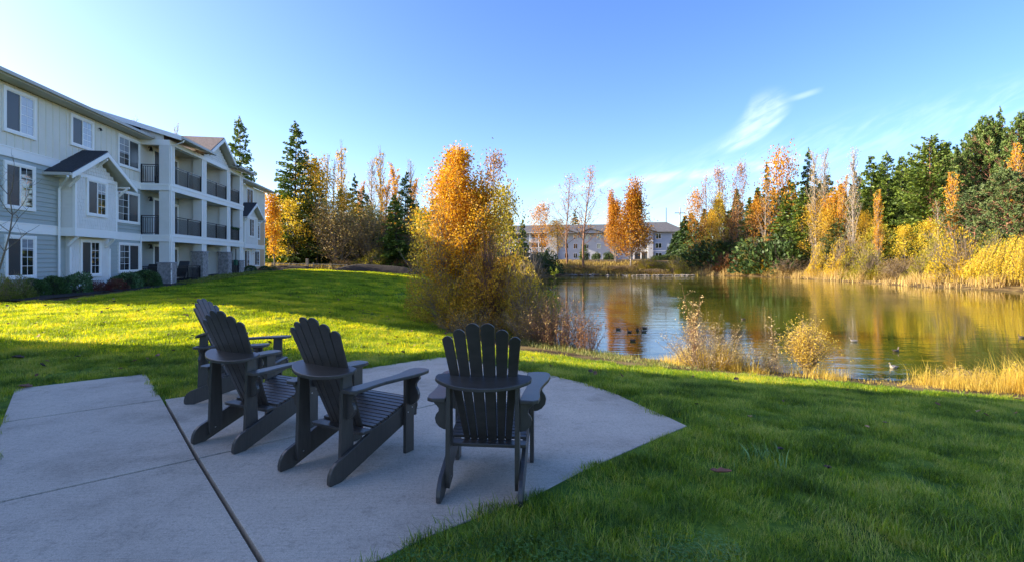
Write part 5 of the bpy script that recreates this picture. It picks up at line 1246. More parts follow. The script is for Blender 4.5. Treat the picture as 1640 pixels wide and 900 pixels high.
# ---------------------------------------------------------------- reeds and dry grass (nobody could count the blades)
def reed_mesh(name, pts, hs, rng, per, w, lm, spread, seedhead=False, bend=.35):
    n = len(pts)*per; base = np.repeat(pts, per, 0) + np.concatenate([rng.normal(size=(n, 2))*spread, np.zeros((n, 1))], 1); h = np.repeat(hs, per)*rng.uniform(.5, 1.15, n)
    a = rng.uniform(0, 6.28, n); bd = rng.random(n)*bend*h; top = base + np.stack([np.cos(a)*bd, np.sin(a)*bd, h], 1); mid = base + np.stack([np.cos(a)*bd*.3, np.sin(a)*bd*.3, h*.6], 1)
    s = np.stack([-np.sin(a+rng.normal(size=n)), np.cos(a+rng.normal(size=n)), np.zeros(n)], 1)*w
    V = np.stack([base-s, base+s, mid+s*.8, mid-s*.8, top+s*.15, top-s*.15], 1).reshape(-1, 3); i = (np.arange(n)*6)[:, None]
    F = np.concatenate([i+np.array([[0, 1, 2, 3]]), i+np.array([[3, 2, 4, 5]])]); T = np.repeat(np.clip(rng.random(n), 0, 1), 6)
    me = np_mesh(name, V, [F], tint=T); me.materials.append(lm); return me
def shore_reeds():
    rng = np.random.default_rng(9); pts = []; hs = []
    line = np.array([(34.5,97),(42.4,90.2),(45.2,77),(45.0,64),(44.4,54),(46.0,48.5),(47.6,45),(51,38)], float)
    L = np.concatenate([[0], np.cumsum(np.linalg.norm(np.diff(line, axis=0), axis=1))])
    for t in np.arange(0, L[-1], .16):
        k = min(np.searchsorted(L, t, 'right')-1, len(line)-2); p = line[k]+(line[k+1]-line[k])*(t-L[k])/(L[k+1]-L[k]); q = p + np.array([1, .2])*rng.uniform(-.3, 3.2)
        cl = .5 + .5*math.sin(t*.9 + 2*math.sin(t*.23)); 
        if rng.random() < .25 + .75*cl: pts.append((q[0], q[1], max(gz(*q), WATER_Z)-.1)); hs.append(rng.uniform(.7, 1.9)*(.55 + .55*cl))
    me = reed_mesh('reed_bank', np.array(pts), np.array(hs), rng, 16, .020, leaf_mat('reed_straw', [(.30,.19,.07),(.50,.35,.14),(.62,.46,.18),(.60,.42,.08)], trans=.25), .26, bend=.6)
    o = mesh_obj('reed_bank', me); tag(o, 'long band of straw-coloured reeds along the right shore', 'reeds', kind='stuff')
    pts = []; hs = []
    for i in range(1500):
        t = rng.random(); x = 2.5+10.5*t; y = np.interp(x, [2.4,4.1,5.8,8.2,11.2,13], [15.3,14.1,12.9,11.8,10.7,9.8]) - rng.uniform(-.15, 1.3)*1.0
        w = .03 + .75*math.exp(-((x-5.1)/.75)**2) + .35*math.exp(-((x-7.2)/.6)**2) + .9*math.exp(-((x-11.0)/1.1)**2) + .35*math.exp(-((x-9.3)/.5)**2)
        w *= .45 + .9*abs(math.sin(x*5.3+math.sin(x*11)))
        if rng.random() < min(1, w*1.5): pts.append((x, y, gz(x, y)-.02)); hs.append(rng.uniform(.2, .9)*min(w, .8)*1.1+.05)
    me = reed_mesh('dry_grass', np.array(pts), np.array(hs), rng, 16, .0034, LM['strawgold'], .07, bend=.85)
    o = mesh_obj('dry_grass', me); tag(o, 'sunlit dry straw grass along the near shore below the lawn', 'dry grass', kind='stuff')
    pts = []; hs = []
    for i in range(1300):
        t = rng.random(); y = 12 + 16*t; x = np.interp(y, [12,13.1,15.6,18,22,28], [4.6,3.4,1.2,-.6,-2.6,-4.0]) + rng.uniform(-.9, .8); pts.append((x, y, gz(x, y)-.02)); hs.append(rng.uniform(.12, .45)*min(1, max(.28, (y-12)/6)))
    me = reed_mesh('bank_grass', np.array(pts), np.array(hs), rng, 14, .006, leaf_mat('bank_grass', [(.08,.12,.03),(.15,.19,.045),(.26,.27,.08),(.38,.33,.13)], trans=.25), .14, bend=.6)
    o = mesh_obj('bank_grass', me); tag(o, 'rough olive grass fringing the waterside thicket', 'rough grass', kind='stuff')
    pts = []; hs = []
    for i in range(2600):
        px = rng.uniform(425, 690); d = rng.uniform(57.5, 62); x, y = at(px, d); pts.append((x, y, gz(x, y)-.02)); hs.append(rng.uniform(.2, .7))
    for i in range(2200):
        px = rng.uniform(890, 1120); d = rng.uniform(94, 104); x, y = at(px, d); pts.append((x, y, gz(x, y)-.02)); hs.append(rng.uniform(.2, .8))
    for i in range(2600):
        t = rng.random(); y = 45 + 47*t; x = np.interp(y, [45,54,64,77,90], [50.5,48,48.6,48.7,46])+rng.uniform(-.5, 7); pts.append((x, y, gz(x, y)-.02)); hs.append(rng.uniform(.3, 1.1))
    me = reed_mesh('meadow_grass', np.array(pts), np.array(hs), rng, 9, .04, leaf_mat('meadow_grass', [(.10,.07,.03),(.24,.17,.06),(.40,.28,.08),(.50,.40,.08)], trans=.25), .35, bend=.6)
    o = mesh_obj('meadow_grass', me); tag(o, 'tawny rough meadow grass on the far banks and behind the fence', 'meadow grass', kind='stuff')
shore_reeds()
# ---------------------------------------------------------------- planting bed and shrubs by the house
def soil_bed():
    # mulch strip between the house and the lawn, laid on the ground
    S_, T_ = np.meshgrid(np.linspace(-.5, 33, 68), np.linspace(0.02, 2.6, 7)); X = BO.x + BU.x*S_ + BN.x*T_; Y = BO.y + BU.y*S_ + BN.y*T_
    w = 2.35 + .25*np.sin(S_*.9); T2 = T_*w/2.6; X = BO.x + BU.x*S_ + BN.x*T2; Y = BO.y + BU.y*S_ + BN.y*T2; Z = ground_z(X, Y).reshape(X.shape) + .05*np.sin(np.pi*np.clip(T_/2.6, 0, 1)) + .03 + RNG.normal(size=X.shape)*.012
    V = np.stack([X.ravel(), Y.ravel(), Z.ravel()], 1); i = np.arange(V.shape[0]).reshape(X.shape); F = np.stack([i[:-1, :-1].ravel(), i[1:, :-1].ravel(), i[1:, 1:].ravel(), i[:-1, 1:].ravel()], 1)
    me = np_mesh('mulch_bed', V, [F], smooth=True); o = mesh_obj('mulch_bed', me, None, M['mulch']); o['kind'] = 'structure'
M['mulch'] = mat('mulch', (.010, .007, .006), .95, (.026, .018, .014), 14, 6, bump=.9, bscale=30)
soil_bed()
kind('box', 1, 1, lambda: bush(71, 1, 1, LM['hedge'], M['bark_dark'], 6500, .075, 40, .22, .10, gaps=.12))
kind('laurel', 1, 1, lambda: bush(72, 1, 1, LM['laurel'], M['bark_dark'], 3600, .11, 40, .3, .16, gaps=.2))
kind('barberry', 1, 1, lambda: bush(73, 1, 1, LM['barberry'], M['twig_red'], 4200, .07, 60, .4, .2, gaps=.3, twiggy=.6))
kind('juniper', 1, 1, lambda: bush(74, 1, 1, LM['juniper'], M['twig'], 4800, .10, 60, .4, .22, gaps=.25, lw=.3, twiggy=.5))
def core(): pass
BEDS = [('juniper', 2, 17.4, 449, 30, 'olive-yellow juniper shrub at the left edge, nearest to the camera'), ('juniper', 32, 18.2, 449, 24, 'olive juniper shrub beside the leftmost one'),
 ('box', 55, 19.3, 445, 19, 'dark round box shrub second in the row under the first window'), ('box', 86, 20.0, 441, 22, 'dark clipped round box shrub in front of the downspout'),
 ('laurel', 120, 20.9, 437, 29, 'large pale-veined laurel shrub below the shingled bay'), ('barberry', 158, 22.3, 451, 22, 'low dark red barberry shrub under the ground floor bay window'),
 ('barberry', 183, 23.3, 448, 17, 'low dark red barberry shrub next to the stone pillar group'), ('laurel', 203, 24.3, 437, 24, 'pale green laurel shrub under the wide window'),
 ('box', 232, 26.0, 432, 26, 'wide dark glossy hedge shrub against the first stone pillar'), ('box', 214, 25.6, 436, 16, 'small dark hedge shrub behind the pale laurel'),
 ('box', 401, 43.6, 425, 11, 'dark shrub under the far bay'), ('barberry', 416, 44.5, 431, 7, 'small red shrub between the far dark ones'), ('box', 424, 45.5, 426, 10, 'dark shrub by the far corner window'),
 ('juniper', 437, 48.5, 427, 9, 'yellowish shrub at the far corner of the house')]
for kd, px, d, top, hw, lab in BEDS:
    plant(kd, px, d, top, hw, lab, 'shrub', 'shrubs in the bed along the apartment house', 'garden_shrub')
def groundcover():
    rng = np.random.default_rng(12); pts = []
    for i in range(700):
        s = rng.uniform(11.3, 25); t = rng.uniform(1.75, 2.9); x, y = bpt(s, t); pts.append((x, y, gz(x, y)+rng.uniform(0, .14)))
    p = np.array(pts); c = np.repeat(p, 9, 0) + rng.normal(size=(len(p)*9, 3))*np.array([.12, .12, .04])
    o = mesh_obj('ground_cover', crown_mesh('ground_cover', [leaves(c, .09, .05, rng)], LM['juniper'])); tag(o, 'low straggly ground cover in front of the stone pillars', 'ground cover', kind='stuff')
groundcover()
# bare sapling at the left edge in front of the first windows
def bare_sapling():
    rng = np.random.default_rng(81); x, y = -16.75, 16.2; z = gz(x, y); S = Seg()
    T = [np.array(p) for p in ((0,0,0),(.02,0,.8),(.28,.02,1.7),(.42,.05,2.35),(.50,.05,2.9),(.46,.0,3.5),(.40,0,4.2))]
    S.line(T, .035, .010)
    for k, dz in ((3, 1), (3, -1), (4, 1), (4, -1), (5, 1), (2, -1), (2, 1), (5, -1)):
        B = limb(T[k], (dz*.55, rng.normal()*.4, 1), rng.uniform(.9, 1.5), rng, 6, wob=.12, up=.08); S.line(B, .014, .004)
        for q in range(5): S.line(limb(B[rng.integers(2, 6)], (rng.normal()*.7, rng.normal()*.7, 1), .45, rng, 3, wob=.15), .005, .002)
    o = empty('bare_sapling', (x, y, z), 0, 'leafless young tree in front of the first window column at the left edge', 'sapling'); mesh_obj('trunk', S.mesh('trunk', M['bark'], 5), o)
bare_sapling()
# ---------------------------------------------------------------- rail fence and mulch mound beyond the lawn
def fence():
    x0, y0 = at(492, 57.5); root = empty('rail_fence', (x0, y0, gz(x0, y0)), 0, 'weathered rail fence with one thick pale post beyond the lawn', 'fence')
    base = gz(x0, y0)
    for px, h, w in ((436, .7, .1), (464, .75, .10), (492, 1.25, .26), (502, .8, .12), (530, .75, .10), (556, .7, .1)):
        x, y = at(px, 57.5); z = gz(x, y); MB().box(x-x0-w/2, x-x0+w/2, -w/2, w/2, z-base-.1, z-base+h).build('fence_post', M['wood_old'], root, .01)
    for (a, b) in ((436, 464), (464, 492), (492, 530), (530, 556)):
        xa, ya = at(a, 57.5); xb, yb = at(b, 57.5)
        for h in (.35, .62): MB().beam((xa-x0, .08, gz(xa, ya)-base+h), (xb-x0, .08, gz(xb, yb)-base+h), .05, .10).build('fence_rail', M['wood_old'], root)
fence()
def mound(px0, px1, d, hgt, w, name, seed):
    rng = np.random.default_rng(seed); xa, _ = at(px0, d); xb, _ = at(px1, d); n = 60; m = 12; X = np.linspace(xa, xb, n); V = []
    for i, x in enumerate(X):
        t = i/(n-1); h = hgt*math.sin(math.pi*t)**.7*(1+.1*math.sin(t*9)); yc = d + 1.2*math.sin(t*2)
        for j in range(m): u = j/(m-1); y = yc - w/2 + w*u; V.append((x, y, gz(x, y) - .05 + h*math.sin(math.pi*u)**.8 + rng.normal()*.02))
    i = np.arange(n*m).reshape(n, m); F = np.stack([i[:-1, :-1].ravel(), i[1:, :-1].ravel(), i[1:, 1:].ravel(), i[:-1, 1:].ravel()], 1)
    o = mesh_obj(name, np_mesh(name, np.array(V), [F], smooth=True), None, M['mulch']); o['kind'] = 'structure'
mound(532, 676, 55.5, .95, 4.5, 'mulch_mound', 1)
mound(428, 497, 54.5, .55, 3.5, 'mulch_mound', 2)
# rocks at the far waterline
def rocks():
    rng = np.random.default_rng(15); mb = MB()
    for i in range(150):
        px = rng.uniform(905, 1110); d = rng.uniform(92.5, 95); x, y = at(px, d); r = rng.uniform(.12, .38); z = max(gz(x, y), WATER_Z)
        pts = nrm(rng.normal(size=(8, 3)))*r; bm = bmesh.new(); [bm.verts.new((x+p[0]*1.5, y+p[1], z+abs(p[2])*.8)) for p in pts]; res = bmesh.ops.convex_hull(bm, input=bm.verts)
        bm.verts.ensure_lookup_table(); bm.verts.index_update(); mb.add([tuple(v.co) for v in bm.verts], [tuple(v.index for v in f.verts) for f in bm.faces]); bm.free()
    o = mb.build('shore_rocks', mat('rock', (.16,.14,.12), .9, (.30,.26,.22), 3)); tag(o, 'scattered pale rocks along the far waterline', 'rocks', kind='stuff')
rocks()
# ---------------------------------------------------------------- poles
def poles():
    d = 190; x, y = at(1089, d); z = gz(x, y); H = zat(333, d)-z
    root = empty('utility_pole', (x, y, z), 0, 'wooden utility pole with crossarms right of the far apartment house', 'pole')
    MB().tube([(0,0,-1),(0,0,H)], [.32, .22], 8).build('pole', M['wood_old'], root)
    for h in (H-2.2, H-13): MB().box(-2.1, 2.1, -.1, .1, h, h+.28).build('crossarm', M['wood_old'], root)
    d = 185; x, y = at(1067, d); z = gz(x, y); H = zat(333, d)-z
    root = empty('mast', (x, y, z), 0, 'thin grey mast rising behind the ridge of the far apartment house', 'mast')
    MB().tube([(0,0,-1),(0,0,H)], [.2, .10], 6).build('mast_tube', M['lamp_black'], root)
    wm = mat('cable', (.25, .27, .3), .6)
    for k, (pa, pb) in enumerate((((1340, 262), (1720, 168)), ((1340, 270), (1720, 178)), ((1340, 284), (1720, 196)))):
        d0 = 150; a = Vector((*at(pa[0], d0+20), zat(pa[1], d0+20))); b = Vector((*at(pb[0], d0-20), zat(pb[1], d0-20)))
        pts = [a.lerp(b, t) + Vector((0, 0, -1.2*math.sin(math.pi*t))) for t in np.linspace(0, 1, 14)]
        o = MB().tube(pts, .028, 4).build('power_line', wm); tag(o, ['topmost thin cable crossing the sky over the right woods', 'middle thin cable crossing the sky over the right woods', 'lowest thin cable crossing the sky over the right woods'][k], 'cable', 'cables over the right woods')
poles()
def yard_post():
    x, y = bpt(19.0, 2.2); root = empty('bird_feeder_post', (x, y, gz(x, y)), 0, 'black slender post with a small green box in front of the porches', 'post')
    MB().tube([(0,0,-.1),(0,0,1.95)], .035, 8).build('post', M['rail'], root); MB().box(-.10, .10, -.10, .10, .75, 1.15).build('box', mat('green_box', (.02,.10,.06), .5), root, .01)
yard_post()
# ---------------------------------------------------------------- things on the porches
def porch_things():
    gx, gy = bpt(11.5, .62)
    root = empty('barbecue', (gx, gy, .13), BROT, 'black covered barbecue grill on the ground floor porch', 'barbecue')
    MB().prism([(-.55,.75),(.55,.75),(.55,.98),(.42,1.18),(-.42,1.18),(-.55,.98)], 1, -.26, .26).build('lid', M['lamp_black'], root, .03)
    MB().box(-.5, .5, -.24, .24, .1, .74).build('cabinet', M['lamp_black'], root, .02)
    gx, gy = bpt(11.6, .75)
    for z, lab in ((5.88, 'dark folding chair on the top balcony near the end railing'),):
        root = empty('patio_chair', (gx, gy, z), BROT+.6, lab, 'chair')
        MB().box(-.25, .25, -.25, .25, .42, .46).build('seat', M['lamp_black'], root); MB().box(-.25, .25, .22, .26, .46, .95).build('backrest', M['lamp_black'], root)
        for a in (-.23, .23):
            for b in (-.23, .23): MB().box(a-.02, a+.02, b-.02, b+.02, 0, .42).build('leg', M['lamp_black'], root)
            MB().box(a-.03, a+.03, -.25, .25, .62, .65).build('armrest', M['lamp_black'], root)
    gx, gy = bpt(13.7, .8)
    root = empty('lounge_chair', (gx, gy, .14), BROT, 'dark tilted lounge chair behind the ground floor railing', 'chair')
    MB().prism([(-.6,.42),(.1,.36),(.75,1.28),(.68,1.33),(.06,.44),(-.6,.49)], 1, -.28, .28).build('seat', mat('sling_grey', (.06,.065,.07), .6), root)
    for b in (-.27, .27): MB().beam((-.45, b, 0), (.1, b, .42), .035).beam((.35, b, 0), (-.1, b, .42), .035).beam((-.3, b, .62), (.42, b, .66), .05, .03).build('leg', M['lamp_black'], root)
    gx, gy = bpt(21.2, 1.36)
    root = empty('garland', (gx, gy, 4.02), BROT, 'green garland draped over the second storey railing at the far porch', 'garland')
    rng = np.random.default_rng(3); t = rng.uniform(-.8, .8, 500); c = np.stack([t, rng.normal(size=500)*.06-.05, -.09*np.abs(np.sin(t*4))+rng.normal(size=500)*.04], 1)
    mesh_obj('greenery', crown_mesh('greenery', [leaves(c, .07, .04, rng)], LM['hedge']), root)
    gx, gy = bpt(21.3, .5)
    root = empty('hanging_lantern', (gx, gy, 4.35), BROT, 'dark square wall hanging in the far porch above the garland', 'wall hanging')
    MB().box(-.22, .22, -.05, .05, 0, .72).build('panel', mat('dark_red', (.05,.015,.012), .6), root)
porch_things()
# ---------------------------------------------------------------- ducks
def duck_mesh(light=False):
    # one continuous lofted body: tail, body, neck, head
    rings = [(-.24,.10,.012,.010),(-.20,.085,.045,.025),(-.14,.062,.085,.055),(-.06,.045,.112,.078),(.03,.040,.115,.085),(.11,.050,.095,.08),(.155,.085,.062,.065),(.170,.14,.036,.04),(.178,.19,.034,.036),(.192,.225,.043,.042),(.215,.245,.036,.036),(.238,.245,.020,.020)]
    V = []; F = []; n = 10
    for i, (x, z, ry, rz) in enumerate(rings):
        for k in range(n): a = 2*math.pi*k/n; V.append((x + (.02*math.sin(a) if i > 5 else 0), ry*math.cos(a), z + rz*math.sin(a)))
    for i in range(len(rings)-1):
        for k in range(n): F.append((i*n+k, i*n+(k+1) % n, (i+1)*n+(k+1) % n, (i+1)*n+k))
    F.append(tuple(range(n))[::-1]); F.append(tuple((len(rings)-1)*n+k for k in range(n)))
    me = bpy.data.meshes.new('body'); me.from_pydata(V, [], F); me.update()
    for p in me.polygons: p.use_smooth = True
    return me
dbody = duck_mesh(); dbody.materials.append(mat('duck_brown', (.06,.045,.035), .7, (.12,.09,.06), 14)); dlight = duck_mesh(); dlight.materials.append(mat('duck_pale', (.42,.38,.33), .7, (.30,.24,.18), 12))
DK = [(990,528,200,0,'dark duck at the left end of the resting group'),(1008,532,120,0,'dark duck second from the left in the resting group'),(1021,529,250,0,'small dark duck in the middle of the resting group'),(1033,526,10,0,'dark duck at the upper right of the resting group'),
 (1031,532,185,0,'dark duck at the lower right of the resting group'),(1013,546,170,0,'dark duck alone just below the resting group'),(1190,512,175,0,'brown duck swimming left across the open water'),(1367,547,160,1,'pale duck resting right of the golden willow bush'),
 (1435,563,20,0,'brown duck near the right with its head low'),(1431,589,190,1,'pale duck swimming close to the near reeds'),(1636,541,180,0,'brown duck at the right edge of the pond')]
for px, py, rz, li, lab in DK:
    d = (EYE-WATER_Z)*FPX/(py-HY); x, y = at(px, d)
    o = empty('duck', (x, y, WATER_Z-.005), R(rz), lab, 'duck', 'ducks on the pond'); o.scale = (.55,)*3; mesh_obj('body', dlight if li else dbody, o)
    MB().prism([(.236,.252),(.29,.238),(.292,.230),(.236,.232)], 1, -.012, .012).build('bill', mat('duck_bill', (.30,.20,.03), .5) if 'duck_bill' not in bpy.data.materials else bpy.data.materials['duck_bill'], o)
    for s in (-1, 1):
        MB().prism([(-.22,.115),(-.12,.135),(.05,.12),(.09,.08),(.02,.05),(-.12,.06)], 1, s*.095-.018, s*.095+.018).build('wing', dlight.materials[0] if li else dbody.materials[0], o, .01)

# ---------------------------------------------------------------- lawn grass: instanced tufts on one object
def blade_patch(name, seed, rad, n, h, w, lean, m, curl=.5):
    rng = np.random.default_rng(seed); r = rad*np.sqrt(rng.random(n)); a = rng.uniform(0, 6.28, n); base = np.stack([r*np.cos(a), r*np.sin(a), np.full(n, -.012)], 1)
    H = h*rng.uniform(.45, 1.2, n); az = rng.normal(size=n)*1.4 + rng.uniform(0, 6.28); bd = H*lean*rng.uniform(.2, 1.3, n)
    dr = np.stack([np.cos(az), np.sin(az), np.zeros(n)], 1); s = np.stack([-np.sin(az), np.cos(az), np.zeros(n)], 1)*w*rng.uniform(.6, 1.3, (n, 1))
    mid = base + dr*(bd*.35)[:, None] + np.array([0, 0, 1])*(H*.6)[:, None]; top = base + dr*bd[:, None] + np.array([0, 0, 1])*(H*(1-.25*curl*rng.random(n)))[:, None]
    V = np.stack([base-s*.8, base+s*.8, mid+s*.75, mid-s*.75, top], 1).reshape(-1, 3); i = (np.arange(n)*5)[:, None]
    me = np_mesh(name, V, [i+np.array([[0, 1, 2, 3]]), i+np.array([[3, 2, 4]])], tint=np.repeat(np.clip(rng.normal(size=n)*.27+.45, 0, 1), 5)); me.materials.append(m)
    return bpy.data.objects.new(name, me)
def clover_patch(name, seed, rad, n, m):
    rng = np.random.default_rng(seed); parts = []; r = rad*np.sqrt(rng.random(n)); a = rng.uniform(0, 6.28, n); c = np.stack([r*np.cos(a), r*np.sin(a), rng.uniform(.015, .05, n)], 1)
    for k in range(3):
        t = a*3 + k*2.094; D = np.stack([np.cos(t), np.sin(t), rng.normal(size=n)*.25+.15], 1); D = nrm(D); S_ = nrm(np.cross(D, [0, 0, 1.])); L = .0072
        V = np.stack([c, c+D*L*.7+S_*.004, c+D*L*1.25, c+D*L*.7-S_*.004], 1).reshape(-1, 3); parts.append((V, np.arange(4*n).reshape(n, 4), np.repeat(np.clip(rng.normal(size=n)*.15+.5, 0, 1), 4)))
    return bpy.data.objects.new(name, crown_mesh(name, parts, m))
def scatter(name, label, cat, pts, scl, rot, protos, idx):
    """one mesh of points; geometry nodes puts a tuft on every point"""
    me = bpy.data.meshes.new(name); me.vertices.add(len(pts)); me.vertices.foreach_set('co', np.asarray(pts, np.float32).ravel())
    for nm, ty, val, key in (('scl', 'FLOAT', scl, 'value'), ('idx', 'INT', idx, 'value'), ('rot', 'FLOAT_VECTOR', rot, 'vector')):
        a = me.attributes.new(nm, ty, 'POINT'); a.data.foreach_set(key, np.asarray(val, np.int32 if ty == 'INT' else np.float32).ravel())
    o = mesh_obj(name, me); tag(o, label, cat, kind='stuff')
    ng = bpy.data.node_groups.new(name, 'GeometryNodeTree'); ng.interface.new_socket('Geometry', in_out='INPUT', socket_type='NodeSocketGeometry'); ng.interface.new_socket('Geometry', in_out='OUTPUT', socket_type='NodeSocketGeometry')
    N = ng.nodes; L = ng.links; gi = N.new('NodeGroupInput'); go = N.new('NodeGroupOutput'); ip = N.new('GeometryNodeInstanceOnPoints')
    g2 = N.new('GeometryNodeGeometryToInstance')
    for p in protos[::-1]:
        oi = N.new('GeometryNodeObjectInfo'); oi.inputs['Object'].default_value = p; oi.inputs['As Instance'].default_value = True; L.new(oi.outputs['Geometry'], g2.inputs[0])
    def attr(nm, ty): n = N.new('GeometryNodeInputNamedAttribute'); n.data_type = ty; n.inputs['Name'].default_value = nm; return n.outputs['Attribute']
    L.new(gi.outputs[0], ip.inputs['Points']); L.new(g2.outputs[0], ip.inputs['Instance']); ip.inputs['Pick Instance'].default_value = True
    L.new(attr('idx', 'INT'), ip.inputs['Instance Index']); L.new(attr('scl', 'FLOAT'), ip.inputs['Scale'])
    try:
        e = N.new('FunctionNodeEulerToRotation'); L.new(attr('rot', 'FLOAT_VECTOR'), e.inputs[0]); L.new(e.outputs[0], ip.inputs['Rotation'])
    except Exception: L.new(attr('rot', 'FLOAT_VECTOR'), ip.inputs['Rotation'])
    L.new(ip.outputs[0], go.inputs[0]); md = o.modifiers.new('scatter', 'NODES'); md.node_group = ng
    return o
grass_m = leaf_mat('lawn_blades', [(.035,.065,.012),(.085,.165,.028),(.145,.25,.042),(.23,.33,.06),(.38,.40,.16)], trans=.42, tcol=(1.3,1.0,.06), tgain=2.2, rough=.45, wscale=1.6, spec=.25)
grass_m2 = leaf_mat('lawn_blades_far', [(.045,.09,.012),(.10,.20,.022),(.155,.275,.032),(.23,.34,.045),(.38,.40,.11)], trans=.5, tcol=(1.5,1.0,.03), tgain=2.8, rough=.5, wscale=.8, spec=.2)
clover_m = leaf_mat('clover', [(.03,.09,.012),(.06,.15,.02),(.10,.21,.03),(.17,.29,.07)], trans=.2, tcol=(.8, 1, .3), wscale=1.2)
def lawn():
    rng = np.random.default_rng(21)
    def sample(n, x0, x1, y0, y1, margin=.0, clear=.03):
        p = np.stack([rng.uniform(x0, x1, n), rng.uniform(y0, y1, n)], 1); k = np.abs(p[:, 0]) < 1.10*p[:, 1] + 1.2; p = p[k]
        p = p[poly_sd(p, lawnpoly) < margin]; p = p[poly_sd(p, patio_outline) > clear]
        p = p[poly_sd(p, pond) > .5]
        q = (BO.x - p[:, 0])*0 + ((p - np.array([BO.x, BO.y])) @ np.array([BN.x, BN.y])); s = ((p - np.array([BO.x, BO.y])) @ np.array([BU.x, BU.y])); return p[~((q < 2.3) & (s > -1) & (s < 34))]
    near = [blade_patch(f'tuft', 100+i, .135, 170, .062 if i < 4 else .085, .0021, .75, grass_m) for i in range(6)]
    p = sample(15500, -11, 13, 1.2, 8.6, clear=.02); z = ground_z(p[:, 0], p[:, 1]); n = len(p)
    rot = np.stack([rng.normal(size=n)*.10, rng.normal(size=n)*.10, rng.uniform(0, 6.28, n)], 1)
    # height patches: tussocky here, mown there
    f = .85 + .30*np.sin(p[:, 0]*2.3+np.cos(p[:, 1]*1.9)*2)*np.sin(p[:, 1]*2.7) + rng.normal(size=n)*.13
    scatter('lawn_grass', 'dense green lawn grass around the patio', 'grass', np.column_stack([p, z]), np.clip(f, .5, 1.5), rot, near, rng.integers(0, 6, n))
    mid = [blade_patch('tuft', 120+i, .26, 190, .075, .0036, .8, grass_m2) for i in range(4)]
    p = sample(13500, -22, 16, 8.3, 22); z = ground_z(p[:, 0], p[:, 1]); n = len(p); rot = np.stack([rng.normal(size=n)*.08, rng.normal(size=n)*.08, rng.uniform(0, 6.28, n)], 1)
    scatter('lawn_grass', 'lawn grass in the sunlit strip and the shade beside the house', 'grass', np.column_stack([p, z]), rng.uniform(.7, 1.2, n), rot, mid, rng.integers(0, 4, n))
    far = [blade_patch('tuft', 130+i, .7, 230, .085, .011, .9, grass_m2) for i in range(3)]
    p = sample(9000, -30, 2, 21, 58); z = ground_z(p[:, 0], p[:, 1]); n = len(p); rot = np.stack([rng.normal(size=n)*.04, rng.normal(size=n)*.04, rng.uniform(0, 6.28, n)], 1)
    scatter('lawn_grass', 'lawn grass stretching away to the rail fence', 'grass', np.column_stack([p, z]), rng.uniform(.7, 1.15, n), rot, far, rng.integers(0, 3, n))
    # clover in the foreground right of the patio corner
    cl = [clover_patch('clover_tuft', 140+i, .16, 190, clover_m) for i in range(3)]
    p = sample(330, -1.2, 3, 1.6, 3.6, clear=.05); nz = np.sin(p[:, 0]*2.1+1)*np.cos(p[:, 1]*2.9+.5)+rng.normal(size=len(p))*.3; dd = np.hypot(p[:, 0]-.25, (p[:, 1]-2.5)*1.3); p = p[(dd + rng.random(len(p))*.6 < 1.15) & (nz > -.1)]; z = ground_z(p[:, 0], p[:, 1]); n = len(p)
    scatter('clover', 'small-leaved clover mixed into the lawn at the bottom of the view', 'clover', np.column_stack([p, z]), rng.uniform(.8, 1.3, n), np.stack([np.zeros(n), np.zeros(n), rng.uniform(0, 6.28, n)], 1), cl, rng.integers(0, 3, n))
lawn()
# a coarse pale grass clump that stands out in the lawn
def coarse_clump():
    rng = np.random.default_rng(33); x, y = patio_pt(1212, 738); x, y = x*1.02, y*1.02; pts = np.array([(x+rng.normal()*.10, y+rng.normal()*.10, gz(x, y)-.01) for i in range(14)])
    me = reed_mesh('coarse_grass', pts, np.full(14, .13), rng, 6, .0045, leaf_mat('pale_blades', [(.12,.24,.06),(.2,.34,.12),(.3,.42,.2)], trans=.2), .05, bend=.9)
    tag(mesh_obj('coarse_grass', me), 'clump of broad pale grass blades standing out right of the patio tip', 'grass clump', kind='stuff')
coarse_clump()
# ---------------------------------------------------------------- fallen leaves
def curled_leaf(seed, L, Wd):
    rng = np.random.default_rng(seed); n = 7; V = []; F = []
    for i in range(n):
        u = i/(n-1); w = Wd*math.sin(math.pi*min(.97, .06+.9*u))**.8*(1+.25*math.sin(u*17)); z = .012+.35*L*(u-.5)**2 + rng.normal()*.002
        V += [(L*(u-.5), -w/2, z + w*.35), (L*(u-.5), 0, z), (L*(u-.5), w/2, z + w*.25)]
    for i in range(n-1):
        for k in range(2): a = i*3+k; F.append((a, a+1, a+4, a+3))
    me = bpy.data.meshes.new('leaf'); me.from_pydata(V, [], F); me.update(); return me
dead = [mat('dead_leaf_brown', (.16,.065,.04), .7, (.26,.11,.06), 40), mat('dead_leaf_tan', (.30,.17,.09), .7, (.40,.26,.14), 40), mat('dead_leaf_dark', (.04,.022,.016), .7, (.08,.045,.03), 40)]
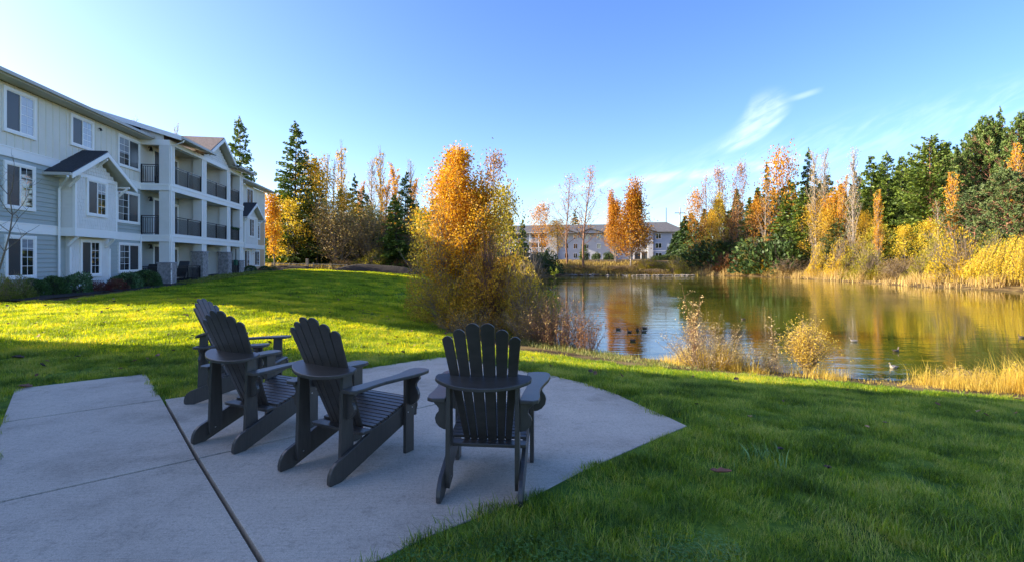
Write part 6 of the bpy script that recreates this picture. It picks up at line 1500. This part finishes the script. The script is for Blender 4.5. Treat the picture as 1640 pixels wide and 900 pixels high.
LF = [(1155,766,.145,.07,0,2.7,'large reddish-brown leaf in the grass right of the patio'),(1250,726,.07,.05,2,.5,'dark curled leaf right of the coarse pale grass clump'),(1201,671,.06,.04,1,1.2,'small tan leaf in the grass beyond the patio tip'),
 (1418,681,.07,.05,1,.4,'small pale brown leaf far right in the shaded lawn'),(28,576,.16,.12,2,.3,'dark brown leaf in the shaded grass at the left edge'),(40,619,.16,.10,0,.1,'brown leaf on the left corner of the walkway slab'),
 (1325,757,.06,.045,2,2.,'dark leaf in the grass at the right foreground'),(1630,641,.11,.08,1,2.,'pale leaf at the right edge of the lawn by the dry grass')]
for i, (px, py, L_, W_, mi, rz, lab) in enumerate(LF):
    # walk the view ray down to the ground
    d = 2.0
    while d < 30 and zat(py, d) > gz(*at(px, d)) + .03: d += .04
    x, y = at(px, d); me = curled_leaf(i, L_, W_); me.materials.append(dead[mi])
    onp = poly_sd(np.array([[x, y]]), patio_outline)[0] < 0
    o = mesh_obj('fallen_leaf', me); o.location = (x, y, (PATIO_S*y + .002) if onp else gz(x, y)+.045); o.rotation_euler = (.1, .12, rz); tag(o, lab, 'leaf', 'fallen leaves on the lawn')
def leaf_litter():
    rng = np.random.default_rng(44); pr = []
    for i in range(3): me = curled_leaf(50+i, .09, .065); me.materials.append(dead[i]); pr.append(bpy.data.objects.new('leaf', me))
    p = np.stack([rng.uniform(-18, 8, 5200), rng.uniform(5, 40, 5200)], 1); p = p[(poly_sd(p, lawnpoly) < 0) & (poly_sd(p, patio_outline) > .1)]
    w = np.exp(-((p[:, 1]-13)/5)**2)*.22 + .03 + .5*np.exp(-(np.hypot(p[:, 0]+4.5, p[:, 1]-21)/4)**2); p = p[rng.random(len(p)) < w]; n = len(p); z = ground_z(p[:, 0], p[:, 1]) + .05
    scatter('leaf_litter', 'small brown fallen leaves scattered over the lawn', 'fallen leaves', np.column_stack([p, z]), rng.uniform(.45, 1.15, n), np.stack([rng.normal(size=n)*.4, rng.normal(size=n)*.4, rng.uniform(0, 6.28, n)], 1), pr, rng.integers(0, 3, n))
leaf_litter()
bpy.context.view_layer.update()
